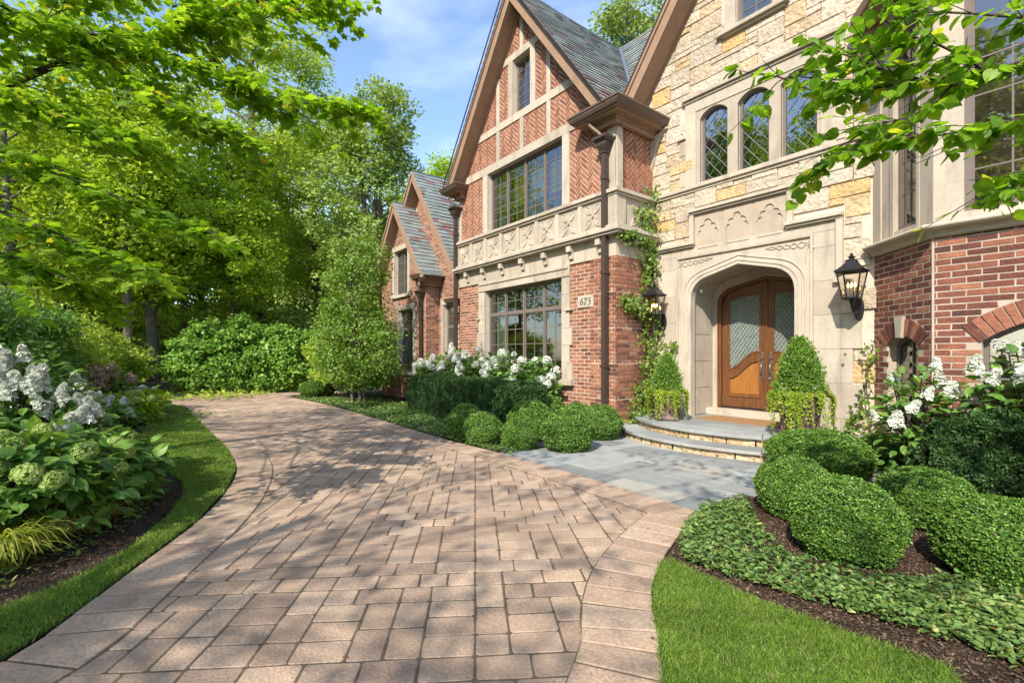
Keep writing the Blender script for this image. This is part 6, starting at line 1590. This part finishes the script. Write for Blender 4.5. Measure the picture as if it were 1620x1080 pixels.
tree_at('woodland_tree', 238, 18.8, 'brown barked woodland trunk behind the low stone wall', 'tree', [(0, 0, 6.2, 2.6, 2.4, 2.8)], 130, 100, .17, 'lime', .24, 11, 8, tg, cr=.7, lean=(0, 0))
tree_at('woodland_tree', 92, 19, 'pale barked woodland tree behind the white hydrangeas', 'tree', [(0, 0, 8, 3.2, 3, 4.4)], 180, 100, .19, 'woods', .24, 12, 9, tg, cr=.75)
tree_at('woodland_tree', 22, 15.5, 'woodland tree with a brown trunk at the left edge', 'tree', [(0, 0, 7.4, 2.8, 2.8, 4.2)], 120, 95, .16, 'lime', .19, 11, 10, tg, cr=.68)
tree_at('woodland_tree', 150, 28, 'tall far woodland tree filling the gap over the stone wall', 'tree', [(0, 0, 9.5, 4.4, 4.2, 7)], 260, 110, .28, 'woods', .3, 18, 12, tg, cr=1.0)
tree_at('woodland_tree', 320, 33, 'tall far woodland tree behind the yellow green tree', 'tree', [(0, 0, 6, 4.8, 4.4, 4.5)], 200, 100, .28, 'lime', .3, 20, 13, tg, cr=1.1)
tree_at('woodland_tree', 470, 36, 'far tree low behind the viburnum hedge', 'tree', [(0, 0, 7, 4.8, 4.4, 5)], 230, 110, .30, 'pear', .3, 13, 14, tg, cr=1.1)
tree_at('woodland_tree', 20, 32, 'tall far woodland tree at the left behind the others', 'tree', [(0, 0, 9.5, 5, 4.6, 7.5)], 240, 110, .30, 'woods', .3, 18, 15, tg, cr=1.1)
tree_at('pine_tree', 712, 34, 'light green tree top peeping out behind the wing roof', 'tree', [(0, 0, 11.5, 2.4, 2.4, 4.2)], 130, 90, .24, 'lime', .2, 15.5, 16, None, cr=.8)
tree_at('pine_tree', 650, 38, 'dark tree low behind the wing roof ridge', 'tree', [(0, 0, 9.0, 4, 4, 6)], 200, 100, .30, 'woods', .2, 14, 17, None, cr=1.0)
tree_at('oak_tree', 1008, 24, 'tree crown showing between the two roofs', 'tree', [(0, 0, 18.2, 2.0, 2.0, 2.4)], 64, 90, .20, 'pear', .25, 19, 18, None, cr=.6)
# dense shrubs of the wood edge
def shrub(name, px, d, w_, hh, label, mat, leaf, n, seed, group=None, T=T_OVAL, cat='shrub', ry=None, stems=5, cr=.35):
    x, y = atd(px, d); return tree(name, x, y, label, cat, [(0, 0, hh*.55, w_/2, ry or w_/2, hh*.47)], n, 100, leaf, mat, .035, hh*.8, seed, group, T=T, cr=cr, nb=30, shell=.3, stems=stems, upn=.5)
sg = 'shrubs along the edge of the wood'
a_, b_ = atd(282, 18.4)
q0 = np.array(atd(284, 17.4)); q1 = np.array(atd(495, 18.8)); uu = (q1-q0)/np.linalg.norm(q1-q0)
qc = (q0+q1)/2+np.array([-.3, .4]); LQ = float(np.linalg.norm(q1-q0))
hh_ = [1.25, 1.5, 1.35, 1.6, 1.3, 1.45, 1.2, 1.35]
tree('viburnum_hedge', qc[0], qc[1], 'tall loose viburnum hedge across the far end of the driveway', 'hedge', [(uu[0]*LQ*(i/7-.5), uu[1]*LQ*(i/7-.5), hh_[i]*.92, .62, .8, hh_[i]*.95, 1) for i in range(8)], 520, 62, .115, 'viburnum', .05, 2.0, 71, T=T_BROAD, cr=.30, nb=60, shell=.55, stems=9, upn=.35)
shrub('shrub', 215, 21, 4.2, 3.4, 'dark shrub over the low stone wall', 'woods', .15, 130, 31, sg)
shrub('shrub', 165, 16.5, 2.8, 2.0, 'green shrub behind the rust pink hydrangea', 'woods', .11, 130, 32, sg)
shrub('shrub', 100, 14.5, 2.8, 2.6, 'green shrub with a few pink flowers behind the white hydrangeas', 'woods', .10, 150, 33, sg)
shrub('shrub', 55, 10.5, 2.6, 2.6, 'leafy shrub behind the tall white hydrangea', 'woods', .09, 160, 34, sg)
shrub('shrub', -5, 8.6, 2.2, 2.6, 'bluish green leafy shrub at the left picture edge', 'hydrangea', .08, 190, 35, sg)
shrub('shrub', -60, 7.2, 2.2, 2.3, 'leafy shrub partly outside the left picture edge', 'hydrangea', .08, 150, 36, sg)
shrub('shrub', 262, 24, 4, 3.0, 'shadowy shrub beyond the stone wall', 'woods', .17, 100, 37, sg)
shrub('shrub', 30, 17, 4, 3.4, 'tall understory shrub left of the pale trunk', 'woods', .14, 140, 38, sg)
shrub('shrub', 130, 20, 4.5, 4.0, 'tall understory shrub right of the pale trunk', 'woods', .15, 140, 39, sg)
shrub('shrub', 560, 17.5, 3.4, 2.6, 'shrub filling behind the small leafy tree', 'woods', .12, 130, 40, sg)
shrub('shrub', 470, 22.5, 3.6, 3.6, 'shrub rising behind the viburnum hedge near the small tree', 'pear', .14, 130, 41, sg)
shrub('shrub', 380, 22, 4.4, 4.4, 'shrub rising behind the middle of the viburnum hedge', 'woods', .15, 150, 42, sg)
# pink blossoms in hedge
# far wood mass
fw = MB()
n = 70000; px_ = rng.uniform(-500, 760, n); d_ = rng.uniform(40, 52, n); t_ = (px_-810)/FPX
hz_ = rng.random(n)**.8*(9+3.0*np.sin(px_/70)+2*np.sin(px_/31+1)); P = np.column_stack([(VX+RX*t_)*d_, (VY+RY*t_)*d_, hz_])
scatter(fw, T_DIA, P, rdir(n), unit(rdir(n)+[0, 0, .5]), .55*rng.uniform(.6, 1.3, n), 0, rng.random(n))
tag(fw.build('distant_woods', LM['woods']), 'distant green wood behind the nearer trees', 'woods', kind='stuff')
# trees behind the viewer, along the street: seen as reflections in the windows
for i, (x, y, h) in enumerate(((-46, -36, 26), (-36, -38, 28), (-27, -37, 28), (-18, -39, 28), (-9, -37, 27), (0, -38, 26), (10, -36, 24))):
    tree('street_tree', x, y, 'tall leafy street tree far behind the viewpoint, seen only mirrored in window glass', 'tree', [(0, 0, h*.55, 5.4, 4, h*.45)], 190, 80, .60, 'lime' if i % 2 else 'woods', .25, h*.9, 60+i, 'street trees behind the viewpoint', cr=1.8, nb=14)
# neighbour's house glimpsed through the trees
x, y = atd(462, 44); nb_ = thing('neighbour_house', (x, y, 0), "neighbour's brick house glimpsed through the trees", 'house'); m = MB()
fr = Fr((x, y, 0), (.6, .8, 0)); m.box(-5, 5, 0, 6.0, -6, 0, 0, fr); m.build('wall', M['neigh'], nb_); m = MB()
m.add(fr.to([(-5.4, 6, .4), (5.4, 6, .4), (5.4, 9.5, -3), (-5.4, 9.5, -3)]), [(0, 1, 2, 3)], 0); m.build('roof', M['stonewall'], nb_)
# ---------------------------------------------------------------- near maple: limbs reach in from the left
def limb(pts):  # (px, py, depth)
    return [at(*p) for p in pts]
mroot = thing('maple_tree', (-7.6, -2.9, 0), 'maple tree whose leafy limbs hang in from the upper left', 'tree')
mt_ = MB(); ml = MB(); r = np.random.default_rng(77)
top = np.array([-7.5, -2.8, 3.2])
mt_.tube(smooth_line([(-7.7, -3.0, -.05), (-7.6, -2.9, 1.2), (-7.55, -2.85, 2.2), top, (-7.3, -2.5, 4.6), (-7.1, -2.4, 6.2)], 4), np.linspace(.20, .07, 21), 10)
limbs = [
 ([(-120, 185, 4.6), (0, 140, 4.5), (110, 95, 4.5), (200, 75, 4.6), (270, 52, 4.7), (340, 22, 4.9), (420, 0, 5.1), (520, -18, 5.3)], .035),
 ([(-120, -40, 4.0), (0, 8, 4.1), (90, 40, 4.2), (180, 64, 4.4), (300, 100, 4.6), (400, 128, 4.8)], .018),
 ([(-120, 150, 4.0), (0, 155, 4.0), (60, 160, 4.0), (140, 192, 4.1), (240, 225, 4.2)], .017),
 ([(-120, 190, 3.7), (0, 234, 3.7), (80, 262, 3.8), (160, 300, 3.9), (260, 340, 4.0), (330, 362, 4.1)], .016),
 ([(150, 88, 4.5), (200, 122, 4.4), (262, 160, 4.4), (330, 190, 4.5), (400, 228, 4.6)], .013),
 ([(330, 28, 4.9), (345, 110, 4.8), (400, 140, 4.8), (450, 158, 4.8), (520, 168, 4.9), (585, 176, 4.9)], .012),
 ([(-120, 300, 3.5), (0, 335, 3.5), (70, 360, 3.5), (150, 395, 3.6), (230, 420, 3.7)], .014),
 ([(-120, 80, 4.4), (0, 60, 4.5), (120, 8, 4.7), (220, -30, 4.9)], .014),
 ([(-150, 370, 3.3), (0, 400, 3.3), (60, 425, 3.3), (130, 450, 3.4)], .010),
 ([(300, 50, 4.8), (380, 40, 4.9), (470, 15, 5.0), (560, 10, 5.2)], .010),
 ([(250, 58, 4.7), (330, -10, 4.9), (430, -45, 5.2)], .014),
]
tw = []
for pts, rad in limbs:
    P = smooth_line(limb(pts), 5)
    if pts[0][0] < 0:
        jn = top+np.array([.1, .1, r.uniform(-.4, 1.6)]); P = np.concatenate([smooth_line([jn, (jn+P[0])/2+[0, 0, .15], P[0]], 4)[:-1], P])
    mt_.tube(P, np.linspace(rad*1.3, rad*.3, len(P)), 7, 0, False)
    m0 = 8 if pts[0][0] < 0 else 0
    for i in range(m0, len(P)-1):
        T_ = unit((P[i+1]-P[i])[None])[0]; side = unit(np.cross(T_, [0, 0, 1])[None])[0]
        for s in (-1, 1):
            if r.random() < .78:
                L_ = r.uniform(.25, .85)*(1.1-.5*i/len(P)); dr = unit((T_*.75+side*s*r.uniform(.5, 1)+np.array([0, 0, r.uniform(-.30, .08)]))[None])[0]
                q = [P[i]+dr*L_*t+np.array([0, 0, -.10*L_*t*t]) for t in np.linspace(0, 1, 5)]; mt_.tube(q, np.linspace(.005, .0018, 5), 4, 0, False); tw.append((np.array(q), dr))
    tw.append((P[m0:], unit((P[-1]-P[-2])[None])[0]))
PP = []; DD = []; NN = []
for q, dr in tw:
    nl_ = max(6, int(len(q)*6)) if len(q) > 5 else int(r.integers(12, 20))
    for k in range(nl_):
        t = r.random()**.7*(len(q)-1); i = int(t); f_ = t-i; p = q[i]*(1-f_)+q[min(i+1, len(q)-1)]*f_
        a = r.normal(0, 1, 3)*[1, 1, .25]; dd = unit((dr*.5+a)[None])[0]; PP.append(p+dd*r.uniform(.02, .07)+[0, 0, r.uniform(-.05, .02)]); DD.append(dd+[0, 0, r.uniform(-.55, .0)]); NN.append(np.array([0, 0, 1.])+r.normal(0, .32, 3))
PP = np.array(PP); n = len(PP); rv = np.clip(r.random(n)*.8+.05, 0, .93); rv[r.random(n) < .02] = 1
scatter(ml, T_MAPLE, PP, np.array(DD), unit(np.array(NN)), .088*r.uniform(.6, 1.3, n), 0, rv)
# the maple's upper crown, above the picture
mn = 80; d = rdir(mn); C = np.array([-7.4, -2.6, 7.6])+d*rng.uniform(.4, 1, (mn, 1))**.5*np.array([2.9, 2.6, 2.1]); idx = np.repeat(np.arange(mn), 60)
P = C[idx]+rdir(len(idx))*rng.random((len(idx), 1))**.5*.55*[1.2, 1.2, .5]
scatter(ml, T_DIA, P, rdir(len(idx)), unit(rdir(len(idx))*.5+[0, 0, 1]), .13, 0, None)
ml.build('crown', LM['maple'], mroot); mt_.build('trunk', M['twig'], mroot)
# ---------------------------------------------------------------- near redbud: branch from the upper right
rroot = thing('redbud_tree', (2.3, 2.4, 0), 'redbud tree with heart shaped leaves reaching in from the upper right', 'tree'); rt = MB(); rl = MB(); r = np.random.default_rng(5)
rt.tube(smooth_line([(2.35, 2.3, -.05), (2.3, 2.4, 1.0), (2.15, 2.45, 2.0), (2.0, 2.6, 3.0), (2.1, 2.7, 4.2)], 4), np.linspace(.09, .04, 17), 9)
jn0 = np.array([2.12, 2.46, 2.1])
limbs = [
 ([(1760, 95, 2.4), (1620, 103, 2.4), (1560, 112, 2.4), (1460, 127, 2.45), (1380, 140, 2.5), (1310, 150, 2.5), (1232, 122, 2.55), (1190, 118, 2.6)], .013),
 ([(1460, 127, 2.45), (1400, 112, 2.5), (1340, 88, 2.55), (1290, 82, 2.6)], .007),
 ([(1380, 128, 2.5), (1310, 126, 2.5), (1240, 124, 2.6), (1200, 168, 2.6), (1170, 190, 2.6)], .005),
 ([(1760, 40, 2.3), (1640, 30, 2.3), (1540, 22, 2.4), (1450, 18, 2.5), (1400, 12, 2.5)], .010),
 ([(1760, 190, 2.2), (1620, 190, 2.2), (1560, 200, 2.25), (1480, 215, 2.3), (1400, 222, 2.35), (1310, 250, 2.45), (1290, 272, 2.5)], .009),
 ([(1760, 250, 2.1), (1660, 262, 2.1), (1600, 280, 2.15), (1580, 300, 2.15)], .007),
 ([(1560, 112, 2.4), (1500, 78, 2.4), (1450, 60, 2.4), (1380, 52, 2.45)], .007),
 ([(1520, 120, 2.4), (1470, 168, 2.35), (1420, 190, 2.35), (1350, 200, 2.4)], .007),
]
PP = []; DD = []; NN = []
def redleaf(p, dr, big=1):
    PP.append(p); DD.append(dr); NN.append(np.array([0, 0, .9])+r.normal(0, .38, 3))
for pts, rad in limbs:
    P = smooth_line(limb(pts), 5)
    if pts[0][0] > 1700: P = np.concatenate([smooth_line([jn0+[0, 0, r.uniform(-.3, .6)], (jn0+P[0])/2+[0, 0, .15], P[0]], 4)[:-1], P])
    rt.tube(P, np.linspace(rad*1.2, rad*.22, len(P)), 7, 0, False)
    m0 = 8 if pts[0][0] > 1700 else 0
    for i in range(m0, len(P)-1):
        pxr = (P[i][0]*RX+P[i][1]*RY)/(P[i][0]*VX+P[i][1]*VY)*FPX+810
        T_ = unit((P[i+1]-P[i])[None])[0]; side = unit(np.cross(T_, [0, 0, 1])[None])[0]; dens = .30 if pxr < 1290 else (.8 if pxr < 1400 else 1.0)
        for s in (-1, 1):
            if r.random() < dens*.6:
                L_ = r.uniform(.12, .38)*(.6 if pxr < 1340 else 1); dr = unit((T_*.8+side*s*r.uniform(.3, 1)+np.array([0, 0, r.uniform(-.35, .05)]))[None])[0]; q = [P[i]+dr*L_*t for t in np.linspace(0, 1, 4)]; rt.tube(q, np.linspace(.003, .0015, 4), 4, 0, False)
                for k in range(int(2+L_*16)): 
                    t = r.random(); p = P[i]+dr*L_*t; dd = unit((dr*.6+r.normal(0, .8, 3)*[1, 1, .3]+[0, 0, -.45])[None])[0]; redleaf(p+dd*.015, dd)
        for k in range(int(r.random() < dens)+int(r.random() < dens*.7)):
            dd = unit((T_*.3+side*r.normal()+[0, 0, -.5])[None])[0]; redleaf(P[i]+dd*.012, dd)
n = len(PP); rv = np.clip(r.random(n)*.85+.05, 0, .95); rv[r.random(n) < .04] = 1
scatter(rl, T_HEART, np.array(PP), np.array(DD), unit(np.array(NN)), .064*r.uniform(.65, 1.25, n), 0, rv)
mn = 60; d = rdir(mn); C = np.array([2.6, 2.2, 4.4])+d*rng.uniform(.4, 1, (mn, 1))**.5*np.array([1.5, 1.3, .9]); idx = np.repeat(np.arange(mn), 40)
P = C[idx]+rdir(len(idx))*rng.random((len(idx), 1))**.5*.35; 
ppx = (P[:, 0]*RX+P[:, 1]*RY)/np.maximum(P[:, 0]*VX+P[:, 1]*VY, .01)*FPX+810; P = P[(ppx > 1650) | (P[:, 0]*VX+P[:, 1]*VY < .3)]; k_ = len(P)
scatter(rl, T_HEART, P, rdir(k_)+[0, 0, -.4], unit(rdir(k_)*.5+[0, 0, 1]), .09, 0, None)
rl.build('crown', LM['redbud'], rroot); rt.build('trunk', M['twig'], rroot)
# ---------------------------------------------------------------- shade trees behind the viewpoint: their crowns dapple the drive
def shade_tree(x, y, spots, label, seed, nleaf=70, leaf=.13):
    """spots: (ground x, ground y, height of the clump, radius): a clump at that height shades that ground"""
    r = np.random.default_rng(seed); root = thing('shade_tree', (x, y, 0), label, 'tree', 'shade trees behind the viewpoint'); k = SUN/SUN[2]; f = MB(); t_ = MB()
    t_.tube(smooth_line([(x, y, -.05), (x+.1, y, 1.5), (x-.1, y+.1, 3.2), (x, y, 5.5), (x+.1, y, 7.5)], 4), np.linspace(.24, .06, 17), 9)
    for gx_, gy_, hh, rc in spots:
        c = np.array([gx_, gy_, 0])+k*hh
        n = int(nleaf*(rc/.6)**2); o = rdir(n)*(r.random((n, 1))**.5)*rc*[1.1, 1.1, .45]; P = c+o
        scatter(f, T_DIA, P, rdir(n), unit(rdir(n)*.5+[0, 0, 1]), leaf*r.uniform(.6, 1.2, n), 0, None)
        q = np.array([x, y, min(c[2]-.6, 6)]); m_ = (q+c)/2+[0, 0, .3]; t_.tube(smooth_line([q, m_, c], 4), np.linspace(.016, .006, 9), 5, 0, False)
    f.build('crown', LM['woods'], root); t_.build('trunk', M['bark'], root)
def dapple(gx_, gy_):
    """how densely the photo shades this piece of ground"""
    d = gx_*VX+gy_*VY; px = (gx_*RX+gy_*RY)/max(d, .3)*FPX+810 if d > .3 else 0; py = HOR+FPX*H/max(d, .3)
    if px < 300: return .86
    if gy_ > 4.9 and gx_ > -7: return .22
    if px > 1040 and py > 800: return .27
    if 760 < px < 1040 and py > 740: return .42
    if py > 960 and 250 < px < 900: return .50
    if py > 740 and px < 620: return .85
    return .80
sp1 = []; sp2 = []
for gx_ in np.arange(-13.5, 2.5, .62):
    for gy_ in np.arange(-3.5, 6.3, .62):
        a, b = gx_+rnd.uniform(-.3, .3), gy_+rnd.uniform(-.3, .3)
        if b > 5.4 and a > -7.5 and rnd.random() < .6: continue
        hh = rnd.uniform(5.6, 8.2)
        c = np.array([a, b, 0])+SUN/SUN[2]*hh; dd = c[0]*VX+c[1]*VY
        if dd > 0 and (c[2]-H)/dd*FPX < HOR+40: 
            if abs((c[0]*RX+c[1]*RY)/dd) < 1.15: continue
        if rnd.random() < dapple(a, b): (sp1 if a < -6 else sp2).append((a, b, hh, rnd.uniform(.34, .58)))
shade_tree(-9.5, -7.5, sp1, 'spreading shade tree behind the left of the viewpoint', 1); shade_tree(-.8, -6.6, sp2, 'spreading shade tree directly behind the viewpoint', 2)
